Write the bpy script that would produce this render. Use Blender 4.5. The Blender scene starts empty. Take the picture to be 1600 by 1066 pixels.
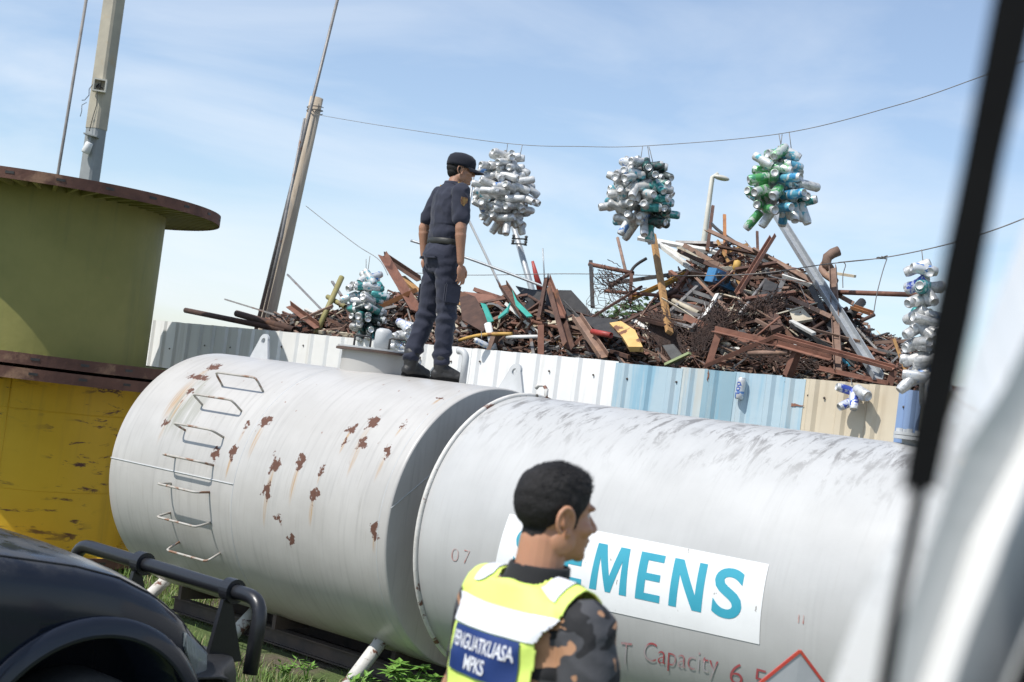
import bpy, bmesh, math, random
from math import sin, cos, pi, radians as RD, sqrt, hypot, atan2, acos
from mathutils import Vector as V, Matrix, noise
from mathutils.bvhtree import BVHTree
random.seed(7)
sc = bpy.context.scene
col = sc.collection
# ------------------------------------------------------------------ camera
CAMZ = 2.15
ROLL, PITCH, FPX = RD(7.378), RD(2.332), 2222.22
_R0, _U0, FW = V((1, 0, 0)), V((0, -sin(PITCH), cos(PITCH))), V((0, cos(PITCH), sin(PITCH)))
RT = _R0*cos(ROLL) + _U0*sin(ROLL)
UP = -_R0*sin(ROLL) + _U0*cos(ROLL)
cd = bpy.data.cameras.new('camera')
cam = bpy.data.objects.new('camera', cd)
col.objects.link(cam)
cam.matrix_world = Matrix(((RT.x, UP.x, -FW.x, 0), (RT.y, UP.y, -FW.y, 0), (RT.z, UP.z, -FW.z, CAMZ), (0, 0, 0, 1)))
cd.sensor_width = 36
cd.lens = 50
cd.clip_start = 0.05
cd.clip_end = 3000
cd.dof.use_dof = True
cd.dof.focus_distance = 10.8
cd.dof.aperture_fstop = 4.8
sc.camera = cam
# ------------------------------------------------------------------ light
SUN_AZ, SUN_EL = RD(55), RD(54)        # azimuth: to the left of straight behind the camera
sd = V((-sin(SUN_AZ)*cos(SUN_EL), -cos(SUN_AZ)*cos(SUN_EL), sin(SUN_EL)))
ld = bpy.data.lights.new('sun', 'SUN')
ld.energy = 4.2
ld.angle = RD(0.5)
ld.color = (1, .96, .9)
lo = bpy.data.objects.new('sun', ld)
col.objects.link(lo)
lo.rotation_euler = sd.to_track_quat('Z', 'Y').to_euler()
w = bpy.data.worlds.new('World')
sc.world = w
w.use_nodes = True
nt = w.node_tree
nt.nodes.clear()
N = nt.nodes.new
wo, bg, sky = N('ShaderNodeOutputWorld'), N('ShaderNodeBackground'), N('ShaderNodeTexSky')
sky.sky_type = 'NISHITA'
sky.sun_disc = False
sky.sun_elevation = SUN_EL
sky.sun_rotation = atan2(sd.x, sd.y)
sky.air_density = 1.0
sky.dust_density = .6
sky.ozone_density = 3.0
bg.inputs['Strength'].default_value = 0.148
tc, mp, nz, rp = N('ShaderNodeTexCoord'), N('ShaderNodeMapping'), N('ShaderNodeTexNoise'), N('ShaderNodeValToRGB')
mp.inputs['Scale'].default_value = (2.2, 2.2, 7.5)
mp.inputs['Location'].default_value = (3.1, .4, .7)
mp.inputs['Rotation'].default_value = (0, RD(-14), 0)
nz.inputs['Scale'].default_value = 1.6
nz.inputs['Detail'].default_value = 7
nz.inputs['Roughness'].default_value = .55
nz.inputs['Distortion'].default_value = .5
rp.color_ramp.elements[0].position = .40
rp.color_ramp.elements[1].position = .68
sx, er, mu, ad = N('ShaderNodeSeparateXYZ'), N('ShaderNodeMapRange'), N('ShaderNodeMath'), N('ShaderNodeMath')
mx = N('ShaderNodeMix')
mx.data_type = 'RGBA'
mx.inputs['B'].default_value = (5.6, 6.0, 6.5, 1)       # cloud white, in the sky's own (physical) brightness
nt.links.new(tc.outputs['Generated'], mp.inputs['Vector'])
nt.links.new(mp.outputs['Vector'], nz.inputs['Vector'])
nt.links.new(nz.outputs['Fac'], rp.inputs['Fac'])
nt.links.new(tc.outputs['Generated'], sx.inputs['Vector'])
nt.links.new(sx.outputs['Z'], er.inputs['Value'])
er.inputs['From Min'].default_value = 0.0
er.inputs['From Max'].default_value = .30
er.inputs['To Min'].default_value = .80
er.inputs['To Max'].default_value = .24
mu.operation = 'MULTIPLY'
nt.links.new(rp.outputs['Color'], mu.inputs[0])
nt.links.new(er.outputs['Result'], mu.inputs[1])
ad.operation = 'ADD'
ad.use_clamp = True
ad.inputs[1].default_value = .15
nt.links.new(mu.outputs[0], ad.inputs[0])
nt.links.new(ad.outputs[0], mx.inputs['Factor'])
nt.links.new(sky.outputs['Color'], mx.inputs['A'])
nt.links.new(mx.outputs['Result'], bg.inputs['Color'])
nt.links.new(bg.outputs[0], wo.inputs[0])
sc.view_settings.view_transform = 'Standard'
sc.view_settings.look = 'None'
sc.view_settings.gamma = 1
sc.view_settings.exposure = 0.15


# ------------------------------------------------------------------ helpers
def ray(px, py):
    d = RT*(px-800) + UP*(533-py) + FW*FPX
    return d/d.y


def at(px, py, Y):
    """world point seen at photograph pixel (px, py) at world depth Y"""
    return V((0, 0, CAMZ)) + ray(px, py)*Y


def sm(t):
    t = max(0, min(1, t))
    return t*t*(3-2*t)


def gz(x, y):
    return .14*(1-sm((y-6.6)/2.2))


def lerp(a, b, t):
    return a + (b-a)*t


def interp(tab, x):
    if x <= tab[0][0]: return tab[0][1]
    for (a, b), (c, d) in zip(tab, tab[1:]):
        if x <= c: return b + (d-b)*(x-a)/(c-a)
    return tab[-1][1]


def frame(d, hint=V((0, 0, 1))):
    d = d.normalized()
    if abs(d.dot(hint)) > .97: hint = V((0, 1, 0)) if abs(d.y) < .9 else V((1, 0, 0))
    a = d.cross(hint).normalized()
    return a, a.cross(d).normalized()


class MB:
    def __init__(s):
        s.bm = bmesh.new()
        s.mi = 0
        s.uv = None

    def f(s, vs, smooth=False):
        try:
            fc = s.bm.faces.new(vs)
        except ValueError:
            return None
        fc.material_index = s.mi
        fc.smooth = smooth
        return fc

    def v(s, p): return s.bm.verts.new(p)

    def hexa(s, P):
        v = [s.v(p) for p in P]
        for q in ((0, 3, 2, 1), (4, 5, 6, 7), (0, 1, 5, 4), (1, 2, 6, 5), (2, 3, 7, 6), (3, 0, 4, 7)): s.f([v[i] for i in q])

    def box(s, c, sx, sy, sz, M=None):
        P = []
        for dz in (-.5, .5):
            for dx, dy in ((-.5, -.5), (.5, -.5), (.5, .5), (-.5, .5)):
                p = V((dx*sx, dy*sy, dz*sz))
                P.append(V(c) + (M @ p if M else p))
        s.hexa(P)

    def bar(s, p0, p1, wd, ht, tw=0):
        p0, p1 = V(p0), V(p1)
        a, b = frame(p1-p0)
        a, b = a*cos(tw)+b*sin(tw), b*cos(tw)-a*sin(tw)
        s.hexa([p + a*i*wd/2 + b*j*ht/2 for p in (p0, p1) for i, j in ((-1, -1), (1, -1), (1, 1), (-1, 1))])

    def section(s, p0, p1, prof, tw=0, nbend=0, bend=0):
        """extrude a closed profile (list of 2-D points) from p0 to p1"""
        p0, p1 = V(p0), V(p1)
        a, b = frame(p1-p0)
        a, b = a*cos(tw)+b*sin(tw), b*cos(tw)-a*sin(tw)
        rows = []
        for k in range(nbend+2):
            t = k/(nbend+1)
            c = p0.lerp(p1, t) + b*bend*sin(pi*t)
            rows.append([s.v(c + a*x + b*y) for x, y in prof])
        n = len(prof)
        for r0, r1 in zip(rows, rows[1:]):
            for i in range(n): s.f([r0[i], r0[(i+1) % n], r1[(i+1) % n], r1[i]])
        s.f(rows[0][::-1])
        s.f(rows[-1])

    def tube(s, pts, r, n=8, caps=True, smooth=True):
        pts = [V(p) for p in pts]
        rows = []
        ref = None
        for i, p in enumerate(pts):
            d = (pts[min(i+1, len(pts)-1)] - pts[max(i-1, 0)])
            if d.length < 1e-9: d = V((0, 0, 1))
            d.normalize()
            if ref is None:
                a, b = frame(d)
            else:
                a = (ref - d*ref.dot(d)).normalized()
                b = a.cross(d)
            ref = a
            rr = r[i] if isinstance(r, (list, tuple)) else r
            rows.append([s.v(p + (a*cos(2*pi*k/n) + b*sin(2*pi*k/n))*rr) for k in range(n)])
        for r0, r1 in zip(rows, rows[1:]):
            for k in range(n): s.f([r0[k], r0[(k+1) % n], r1[(k+1) % n], r1[k]], smooth)
        if caps:
            s.f(rows[0][::-1])
            s.f(rows[-1])

    def pipe(s, p0, p1, r, ri, n=12):
        """open-ended pipe with a wall"""
        p0, p1 = V(p0), V(p1)
        a, b = frame(p1-p0)
        R = lambda p, q: [s.v(p + (a*cos(2*pi*k/n) + b*sin(2*pi*k/n))*q) for k in range(n)]
        A, B, C, D = R(p0, r), R(p1, r), R(p1, ri), R(p0, ri)
        for X, Y, sh in ((A, B, 1), (B, C, 0), (C, D, 1), (D, A, 0)):
            for k in range(n): s.f([X[k], X[(k+1) % n], Y[(k+1) % n], Y[k]], bool(sh))

    def lathe(s, prof, n=24, M=None, smooth=True, arc=(0, 2*pi)):
        rows = []
        full = abs(arc[1]-arc[0]-2*pi) < 1e-6
        cnt = n if full else n+1
        for r, z in prof:
            row = []
            for k in range(cnt):
                t = arc[0] + (arc[1]-arc[0])*k/n
                p = V((r*cos(t), r*sin(t), z))
                row.append(s.v(M @ p if M else p))
            rows.append(row)
        for r0, r1 in zip(rows, rows[1:]):
            for k in range(cnt if full else n): s.f([r0[k], r0[(k+1) % cnt], r1[(k+1) % cnt], r1[k]], smooth)
        return rows

    def grid(s, fn, nu, nv, smooth=True, uvfn=None):
        g = [[s.v(fn(i/nu, j/nv)) for j in range(nv+1)] for i in range(nu+1)]
        for i in range(nu):
            for j in range(nv): s.f([g[i][j], g[i+1][j], g[i+1][j+1], g[i][j+1]], smooth)
        return g

    def slab(s, pts, th, nrm=None):
        """polygon of thickness th"""
        pts = [V(p) for p in pts]
        if nrm is None:
            nrm = (pts[1]-pts[0]).cross(pts[2]-pts[0]).normalized()
        A = [s.v(p + nrm*th/2) for p in pts]
        B = [s.v(p - nrm*th/2) for p in pts]
        n = len(pts)
        s.f(A)
        s.f(B[::-1])
        for i in range(n): s.f([A[i], B[i], B[(i+1) % n], A[(i+1) % n]])

    def sheet(s, fn, nu, nv, th, smooth=True):
        """curved sheet with a thickness: fn(u,v)->(point, normal)"""
        A, B = [], []
        for i in range(nu+1):
            ra, rb = [], []
            for j in range(nv+1):
                p, n = fn(i/nu, j/nv)
                ra.append(s.v(p + n*th))
                rb.append(s.v(p))
            A.append(ra)
            B.append(rb)
        for i in range(nu):
            for j in range(nv):
                s.f([A[i][j], A[i+1][j], A[i+1][j+1], A[i][j+1]], smooth)
                s.f([B[i][j+1], B[i+1][j+1], B[i+1][j], B[i][j]], smooth)
        for i in range(nu):
            s.f([A[i][0], B[i][0], B[i+1][0], A[i+1][0]])
            s.f([A[i+1][nv], B[i+1][nv], B[i][nv], A[i][nv]])
        for j in range(nv):
            s.f([A[0][j+1], B[0][j+1], B[0][j], A[0][j]])
            s.f([A[nu][j], B[nu][j], B[nu][j+1], A[nu][j+1]])

    def capsule(s, p0, p1, r0, r1, n=14, sq=1.0):
        """tapered limb; sq squashes it along the second axis"""
        p0, p1 = V(p0), V(p1)
        d = (p1-p0).normalized()
        a, b = frame(d, V((1, 0, 0)))
        rows = []
        K = 4
        def ring(c, r): rows.append([s.v(c + (a*cos(2*pi*k/n) + b*sin(2*pi*k/n)*sq)*r) for k in range(n)])
        for k in range(1, K+1):
            t = pi/2*k/K
            ring(p0 - d*r0*cos(t), r0*sin(t))
        for k in range(1, 6): ring(p0.lerp(p1, k/6), lerp(r0, r1, k/6))
        for k in range(K+1):
            if k == K: break
            t = pi/2*k/K
            ring(p1 + d*r1*sin(t), r1*cos(t))
        for q0, q1 in zip(rows, rows[1:]):
            for k in range(n): s.f([q0[k], q0[(k+1) % n], q1[(k+1) % n], q1[k]], True)
        s.f(rows[0][::-1])
        s.f(rows[-1])

    def ell(s, c, rx, ry, rz, M=None, nu=18, nv=12):
        c = V(c)
        rows = []
        for i in range(1, nv):
            t = pi*i/nv
            row = []
            for k in range(nu):
                a = 2*pi*k/nu
                p = V((rx*sin(t)*cos(a), ry*sin(t)*sin(a), rz*cos(t)))
                row.append(s.v(c + (M @ p if M else p)))
            rows.append(row)
        for q0, q1 in zip(rows, rows[1:]):
            for k in range(nu): s.f([q0[k], q1[k], q1[(k+1) % nu], q0[(k+1) % nu]], True)
        s.f(rows[0])
        s.f(rows[-1][::-1])

    def loft(s, rings, n=28, pw=2.0):
        """rings: (center, rx, ry) horizontal super-ellipses, closed"""
        rows = []
        for c, rx, ry in rings:
            row = []
            for k in range(n):
                a = 2*pi*k/n
                ca, sa = cos(a), sin(a)
                q = (abs(ca)**pw + abs(sa)**pw)**(-1/pw)
                row.append(s.v(V(c) + V((rx*q*ca, ry*q*sa, 0))))
            rows.append(row)
        for q0, q1 in zip(rows, rows[1:]):
            for k in range(n): s.f([q0[k], q0[(k+1) % n], q1[(k+1) % n], q1[k]], True)
        s.f(rows[0][::-1])
        s.f(rows[-1])

    def mesh(s, name, mats):
        bmesh.ops.recalc_face_normals(s.bm, faces=s.bm.faces)
        me = bpy.data.meshes.new(name)
        s.bm.to_mesh(me)
        s.bm.free()
        for m in (mats if isinstance(mats, (list, tuple)) else [mats]): me.materials.append(m)
        return me


WM = {}


def link(name, me, parent=None, M=None, local=False):
    """link a mesh whose vertices are in world space (or, local=True, in its parent's space)"""
    o = bpy.data.objects.new(name, me)
    col.objects.link(o)
    if parent is not None:
        o.parent = parent
        if not local: me.transform(WM[parent.name].inverted())
        WM[o.name] = WM[parent.name]
    else:
        if M is None:
            xs = [v.co for v in me.vertices]
            lo_ = V((min(p.x for p in xs), min(p.y for p in xs), min(p.z for p in xs)))
            hi_ = V((max(p.x for p in xs), max(p.y for p in xs), max(p.z for p in xs)))
            c = (lo_+hi_)/2
            M = Matrix.Translation((c.x, c.y, lo_.z))
        if not local: me.transform(M.inverted())
        o.matrix_world = M
        WM[o.name] = M
    return o


def part(name, mb, mats, parent, local=False): return link(name, mb.mesh(name, mats), parent, local=local)


def tag(o, label, cat, group=None, kind=None):
    if label: o['label'] = label
    if cat: o['category'] = cat
    if group: o['group'] = group
    if kind: o['kind'] = kind
    return o


def thing(name, loc, label, cat, rz=0, group=None):
    o = bpy.data.objects.new(name, None)
    o.empty_display_size = .2
    col.objects.link(o)
    M = Matrix.Translation(V(loc)) @ Matrix.Rotation(rz, 4, 'Z')
    o.matrix_world = M
    WM[o.name] = M
    return tag(o, label, cat, group)


def solo(name, mb, mats, label, cat, group=None):
    return tag(link(name, mb.mesh(name, mats)), label, cat, group)


def evaluated(me, mods):
    o = bpy.data.objects.new('tmp', me)
    col.objects.link(o)
    for ty, kw in mods:
        m = o.modifiers.new(ty, ty)
        for k, v_ in kw.items(): setattr(m, k, v_)
    bpy.context.view_layer.update()
    out = bpy.data.meshes.new_from_object(o.evaluated_get(bpy.context.evaluated_depsgraph_get()))
    bpy.data.objects.remove(o)
    return out


def remesh(mb, voxel, mats, name, it=5, fac=.5):
    me = mb.mesh(name, mats)
    out = evaluated(me, [('REMESH', dict(mode='VOXEL', voxel_size=voxel, use_smooth_shade=True)), ('SMOOTH', dict(iterations=it, factor=fac))])
    out.name = name
    out.materials.clear()
    for m in (mats if isinstance(mats, (list, tuple)) else [mats]): out.materials.append(m)
    for p in out.polygons: p.use_smooth = True
    return out


def displace(me, fn):
    ns = [v.normal.copy() for v in me.vertices]
    for v_, n_ in zip(me.vertices, ns): v_.co += n_*fn(v_.co)


# ------------------------------------------------------------------ materials
def base_mat(name):
    m = bpy.data.materials.new(name)
    m.use_nodes = True
    return m, m.node_tree, m.node_tree.nodes['Principled BSDF']


def lin(c): return tuple(((x/12.92) if x <= .04045 else ((x+.055)/1.055)**2.4) for x in c)


class NT:
    def __init__(s, nt): s.nt = nt

    def n(s, ty, **kw):
        o = s.nt.nodes.new('ShaderNode'+ty)
        for k, v_ in kw.items(): setattr(o, k, v_)
        return o

    def l(s, a, b): s.nt.links.new(a, b)

    def math(s, op, a, b=None, clamp=False):
        m = s.n('Math', operation=op)
        m.use_clamp = clamp
        for i, x in enumerate((a, b)):
            if x is None: continue
            if isinstance(x, (int, float)): m.inputs[i].default_value = x
            else: s.l(x, m.inputs[i])
        return m.outputs[0]

    def noise(s, vec, scale, detail=5, rough=.55, dist=0, sc3=None, loc=(0, 0, 0)):
        if sc3 or loc != (0, 0, 0):
            mp = s.n('Mapping')
            mp.inputs['Scale'].default_value = sc3 or (1, 1, 1)
            mp.inputs['Location'].default_value = loc
            s.l(vec, mp.inputs['Vector'])
            vec = mp.outputs['Vector']
        t = s.n('TexNoise')
        t.inputs['Scale'].default_value = scale
        t.inputs['Detail'].default_value = detail
        t.inputs['Roughness'].default_value = rough
        t.inputs['Distortion'].default_value = dist
        s.l(vec, t.inputs['Vector'])
        return t.outputs['Fac']

    def ramp(s, fac, a, b):
        m = s.n('MapRange')
        m.interpolation_type = 'SMOOTHSTEP'
        m.inputs['From Min'].default_value = a
        m.inputs['From Max'].default_value = b
        s.l(fac, m.inputs['Value'])
        return m.outputs['Result']

    def mix(s, fac, a, b, bt='MIX'):
        m = s.n('Mix')
        m.data_type = 'RGBA'
        m.blend_type = bt
        for k, x in (('Factor', fac), ('A', a), ('B', b)):
            if isinstance(x, (int, float)): m.inputs[k].default_value = x
            elif isinstance(x, tuple): m.inputs[k].default_value = (*x[:3], 1)
            else: s.l(x, m.inputs[k])
        return m.outputs['Result']

    def bump(s, h, bsdf, strength, dist=.01):
        b = s.n('Bump')
        b.inputs['Strength'].default_value = strength
        b.inputs['Distance'].default_value = dist
        s.l(h, b.inputs['Height'])
        s.l(b.outputs[0], bsdf.inputs['Normal'])


def pmat(name, c1, c2, scale=8, rough=.6, metal=0, bump=.3, c3=None, t3=(.56, .66), s3=3, sc3=None, rnd=0, coat=0, bdist=.01, spec=None):
    m, nt_, b = base_mat(name)
    t = NT(nt_)
    vec = t.n('TexCoord').outputs['Object']
    nf = t.noise(vec, scale, 6, .6, sc3=sc3)
    c = t.mix(t.ramp(nf, .3, .7), c1, c2)
    if c3:
        n2 = t.noise(vec, s3, 7, .62, .3, sc3=sc3, loc=(3.3, 1.7, 2.2))
        c = t.mix(t.ramp(n2, *t3), c, c3)
    if rnd:
        oi = t.n('ObjectInfo').outputs['Random']
        hs = t.n('HueSaturation')
        t.l(t.math('ADD', t.math('MULTIPLY', oi, rnd*2), 1-rnd), hs.inputs['Value'])
        t.l(c, hs.inputs['Color'])
        c = hs.outputs['Color']
    t.l(c, b.inputs['Base Color'])
    b.inputs['Roughness'].default_value = rough
    b.inputs['Metallic'].default_value = metal
    if coat: b.inputs['Coat Weight'].default_value = coat
    if spec is not None: b.inputs['Specular IOR Level'].default_value = spec
    if bump: t.bump(t.noise(vec, scale*3, 5, .6, sc3=sc3), b, bump, bdist)
    return m


M = {}
M['rust_dark'] = pmat('rust_dark', (.070, .038, .029), (.125, .066, .047), 9, .85, rnd=.35, c3=(.16, .075, .04))
M['rust_red'] = pmat('rust_red', (.155, .072, .050), (.225, .105, .070), 7, .8, rnd=.35, c3=(.09, .04, .028))
M['rust_orange'] = pmat('rust_orange', (.34, .15, .055), (.24, .095, .04), 7, .8, rnd=.25, c3=(.12, .05, .03))
M['rust_brown'] = pmat('rust_brown', (.24, .155, .115), (.15, .092, .068), 8, .8, rnd=.4, c3=(.28, .17, .11))
M['steel_grey'] = pmat('steel_grey', (.26, .25, .24), (.17, .16, .155), 8, .5, .3, rnd=.4, c3=(.18, .10, .065))
M['galvanised'] = pmat('galvanised', (.40, .42, .43), (.32, .34, .355), 14, .42, .35, bump=.1, c3=(.26, .22, .19), t3=(.64, .74))
M['white_paint'] = pmat('white_paint_worn', (.66, .65, .61), (.54, .53, .49), 6, .6, rnd=.2, c3=(.26, .14, .09), t3=(.58, .66), s3=6)
M['cream'] = pmat('cream_paint_worn', (.55, .50, .39), (.44, .38, .28), 6, .7, rnd=.25, c3=(.2, .11, .06), t3=(.57, .66), s3=5)
M['black'] = pmat('black_steel', (.022, .021, .021), (.045, .042, .04), 9, .6, rnd=.3)
M['khaki'] = pmat('khaki_paint', (.30, .27, .10), (.24, .21, .09), 6, .6, c3=(.14, .09, .05))
M['ochre'] = pmat('ochre_paint', (.58, .36, .09), (.48, .28, .07), 6, .65, c3=(.2, .09, .04), t3=(.54, .62), s3=6)
M['ochre_panel'] = pmat('ochre_panel', (.66, .44, .17), (.56, .34, .11), 6, .65, c3=(.17, .07, .035), t3=(.53, .58), s3=5)
M['wood'] = pmat('weathered_wood', (.42, .24, .09), (.30, .16, .06), 5, .8, c3=(.16, .08, .04), sc3=(6, 6, 1))
M['turquoise'] = pmat('turquoise_plastic', (.05, .36, .29), (.04, .28, .23), 6, .4, bump=.1)
M['cyan'] = pmat('cyan_hose', (.08, .36, .50), (.06, .28, .42), 6, .4, bump=.1)
M['blue'] = pmat('blue_enamel', (.07, .24, .46), (.05, .18, .36), 6, .45, c3=(.1, .06, .04))
M['pale_green'] = pmat('pale_green_paint', (.34, .40, .20), (.26, .3, .15), 6, .6)
M['red'] = pmat('red_paint', (.40, .05, .04), (.30, .04, .03), 6, .5, bump=.1)
M['rod_white'] = pmat('white_rod', (.74, .74, .73), (.62, .62, .6), 6, .5, bump=.05)
M['wire'] = pmat('thin_wire', (.24, .225, .21), (.15, .14, .13), 6, .6, bump=0)
M['wirenet'] = pmat('rusty_wire', (.085, .05, .038), (.04, .027, .024), 9, .85, bump=0)
M['concrete'] = pmat('concrete', (.46, .42, .33), (.36, .33, .27), 3, .9, c3=(.42, .32, .2), t3=(.6, .72), s3=2, bump=.25)
M['concrete_low'] = pmat('concrete_grey', (.30, .32, .32), (.25, .265, .27), 4, .85, bump=.25)  # greyer, darker concrete tone for the lower shaft and the camera bracket
M['pole_steel'] = pmat('pole_weathered', (.52, .44, .34), (.40, .33, .25), 5, .75, c3=(.36, .32, .27), sc3=(3, 3, .6), bump=.3)
M['plastic_white'] = pmat('white_plastic', (.74, .74, .72), (.66, .66, .64), 5, .4, bump=.03)
M['lamp_grey'] = pmat('lamp_housing', (.62, .60, .52), (.52, .5, .44), 5, .5, bump=.05)
M['rust_flange'] = pmat('flange_rust', (.155, .072, .050), (.085, .040, .030), 4, .85, c3=(.26, .15, .095), t3=(.55, .70), s3=3.5, bump=.6)
M['rubber'] = pmat('black_rubber', (.006, .006, .0065), (.009, .009, .009), 12, .8, bump=.1, spec=.12)
M['rung'] = pmat('rung_paint', (.46, .44, .40), (.38, .35, .31), 12, .6, c3=(.24, .13, .08), t3=(.50, .60), s3=9, bump=.2)
M['skid'] = pmat('skid_steel', (.06, .05, .045), (.10, .075, .06), 6, .85, bump=.3)
M['leg_paint'] = pmat('leg_paint_flaking', (.66, .64, .60), (.56, .54, .5), 9, .6, c3=(.17, .075, .05), t3=(.55, .6), s3=7, bump=.3)
M['lug'] = pmat('grey_paint', (.52, .53, .53), (.44, .45, .45), 6, .5, c3=(.25, .16, .11), t3=(.66, .76), bump=.1)
M['lid_edge'] = pmat('lid_edge_rust', (.07, .05, .045), (.13, .08, .06), 12, .8, bump=.2)


def cyl_uv(px, py, Rr, side):
    """(s, arc) on a tank: s along the axis, arc metres down from the crown towards the viewer"""
    d = ray(px, py)
    o = V((0, 0, CAMZ)) - TA
    a_ = V((d.dot(TN), d.z))
    b_ = V((o.dot(TN), o.z))
    A, B, C = a_.dot(a_), 2*a_.dot(b_), b_.dot(b_)-Rr*Rr
    D = B*B-4*A*C
    t = (-B-sqrt(max(D, 0)))/(2*A)
    P = o + d*t
    return P.dot(TE), Rr*atan2(P.dot(TN), P.z)


# tank frame: axis point at the near tank's rim, axis direction, horizontal normal towards the camera
TAZ = RD(41.259)
TE, TN = V((cos(TAZ), -sin(TAZ), 0)), V((-sin(TAZ), -cos(TAZ), 0))
TA = V((.187, 9.945, CAMZ-.929))
RL, RR_ = 1.0, .968
SL0, SL1, SR1 = -3.475, -.243, 5.4


def cyl(s, arc, R_):
    t = arc/R_
    n = V((0, 0, 1))*cos(t) + TN*sin(t)
    return TA + TE*s + n*R_, n


def tank_mat(name, ca, cb, spots, grime):
    m, nt_, b = base_mat(name)
    t = NT(nt_)
    uv = t.n('UVMap').outputs['UV']
    st = t.noise(uv, 1, 6, .62, sc3=(26, 1.6, 1))
    st2 = t.noise(uv, 1, 6, .6, sc3=(70, 2.5, 1), loc=(5, 3, 0))
    bl = t.noise(uv, 2.2, 5, .55, loc=(9, 2, 0))
    c = t.mix(t.ramp(bl, .3, .7), ca, cb)
    c = t.mix(t.math('MULTIPLY', t.ramp(st, .47, .74), .16 if grime else .42), c, tuple(x*.62 for x in ca))
    c = t.mix(t.math('MULTIPLY', t.ramp(st2, .58, .72), .12 if grime else .34), c, (.30, .27, .22))
    sep = t.n('SeparateXYZ')
    t.l(uv, sep.inputs[0])
    if grime:      # dirt washed down from the crown
        g1 = t.noise(uv, 1, 9, .75, .5, sc3=(11, 3.0, 1), loc=(1, 7, 0))
        g2 = t.noise(uv, 3.4, 4, .5, loc=(2, 1, 0))
        band = t.math('MULTIPLY', t.ramp(sep.outputs[1], -.75, -.25), t.math('SUBTRACT', 1, t.ramp(sep.outputs[1], .30, 1.0)))
        g = t.math('MULTIPLY', t.math('MULTIPLY', t.ramp(g1, .49, .60), t.ramp(g2, .30, .50)), band)
        c = t.mix(t.math('MULTIPLY', g, .85), c, (.17, .16, .15))
    else:
        for (u0, v0, ru, rv, kk, cc) in ((-2.86, .95, .10, .35, .75, (.24, .24, .17)), (-2.70, 1.02, .16, .30, .55, (.30, .30, .25))):
            vm = t.n('VectorMath', operation='SUBTRACT')
            t.l(uv, vm.inputs[0])
            vm.inputs[1].default_value = (u0, v0, 0)
            v2 = t.n('VectorMath', operation='MULTIPLY')
            t.l(vm.outputs[0], v2.inputs[0])
            v2.inputs[1].default_value = (1/ru, 1/rv, 0)
            v3 = t.n('VectorMath', operation='LENGTH')
            t.l(v2.outputs[0], v3.inputs[0])
            k = t.math('MULTIPLY', t.math('SUBTRACT', 1, t.ramp(v3.outputs['Value'], .5, 1.05)), t.ramp(st, .40, .56))
            c = t.mix(t.math('MULTIPLY', k, kk), c, cc)
    if spots:
        dn = t.n('TexNoise')
        dn.inputs['Scale'].default_value = 14
        dn.inputs['Detail'].default_value = 6
        dn.inputs['Roughness'].default_value = .7
        t.l(uv, dn.inputs['Vector'])
        off = t.n('VectorMath', operation='MULTIPLY_ADD')
        t.l(dn.outputs['Color'], off.inputs[0])
        off.inputs[1].default_value = (.21, .26, 0)
        sub = t.n('VectorMath', operation='SUBTRACT')
        t.l(uv, sub.inputs[0])
        sub.inputs[1].default_value = (.105, .13, 0)
        t.l(sub.outputs[0], off.inputs[2])

        def dist(src, u0, v0, ru, rv):
            vm = t.n('VectorMath', operation='SUBTRACT')
            t.l(src, vm.inputs[0])
            vm.inputs[1].default_value = (u0, v0, 0)
            v2 = t.n('VectorMath', operation='MULTIPLY')
            t.l(vm.outputs[0], v2.inputs[0])
            v2.inputs[1].default_value = (1/ru, 1/rv, 0)
            v3 = t.n('VectorMath', operation='LENGTH')
            t.l(v2.outputs[0], v3.inputs[0])
            return v3.outputs['Value']
        dm = sm_ = None
        for (u0, v0, ru, rv, ln) in spots:
            q = dist(off.outputs[0], u0, v0, ru, rv)
            dm = q if dm is None else t.math('MINIMUM', dm, q)
            if ln:
                q = dist(uv, u0, v0+ln*.5, ru*.62, ln*.62)
                sm_ = q if sm_ is None else t.math('MINIMUM', sm_, q)
        k = t.math('MULTIPLY', t.math('SUBTRACT', 1, t.ramp(sm_, .2, 1.0)), t.ramp(st2, .36, .62))
        c = t.mix(t.math('MULTIPLY', k, .75), c, (.42, .25, .10))
        rust = t.mix(t.noise(uv, 40, 4), (.075, .034, .024), (.16, .075, .050))
        spot = t.math('SUBTRACT', 1, t.ramp(dm, .80, 1.0))
        c = t.mix(spot, c, rust)
        # small scattered specks
        sp = t.noise(uv, 1, 3, .5, sc3=(22, 13, 1), loc=(4, 4, 0))
        spk = t.math('MULTIPLY', t.ramp(sp, .70, .725), t.math('SUBTRACT', 1, t.ramp(sep.outputs[1], .9, 1.3)))
        c = t.mix(spk, c, (.22, .10, .06))
        rg = t.math('ADD', .36, t.math('MULTIPLY', spot, .45))
        t.l(rg, b.inputs['Roughness'])
    else:
        b.inputs['Roughness'].default_value = .36
    t.l(c, b.inputs['Base Color'])
    b.inputs['Specular IOR Level'].default_value = .4
    t.bump(t.math('ADD', t.noise(uv, 1.4, 2, .5, loc=(6, 6, 0)), t.math('MULTIPLY', t.noise(uv, 60, 3), .02)), b, .35, .04)
    return m


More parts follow.
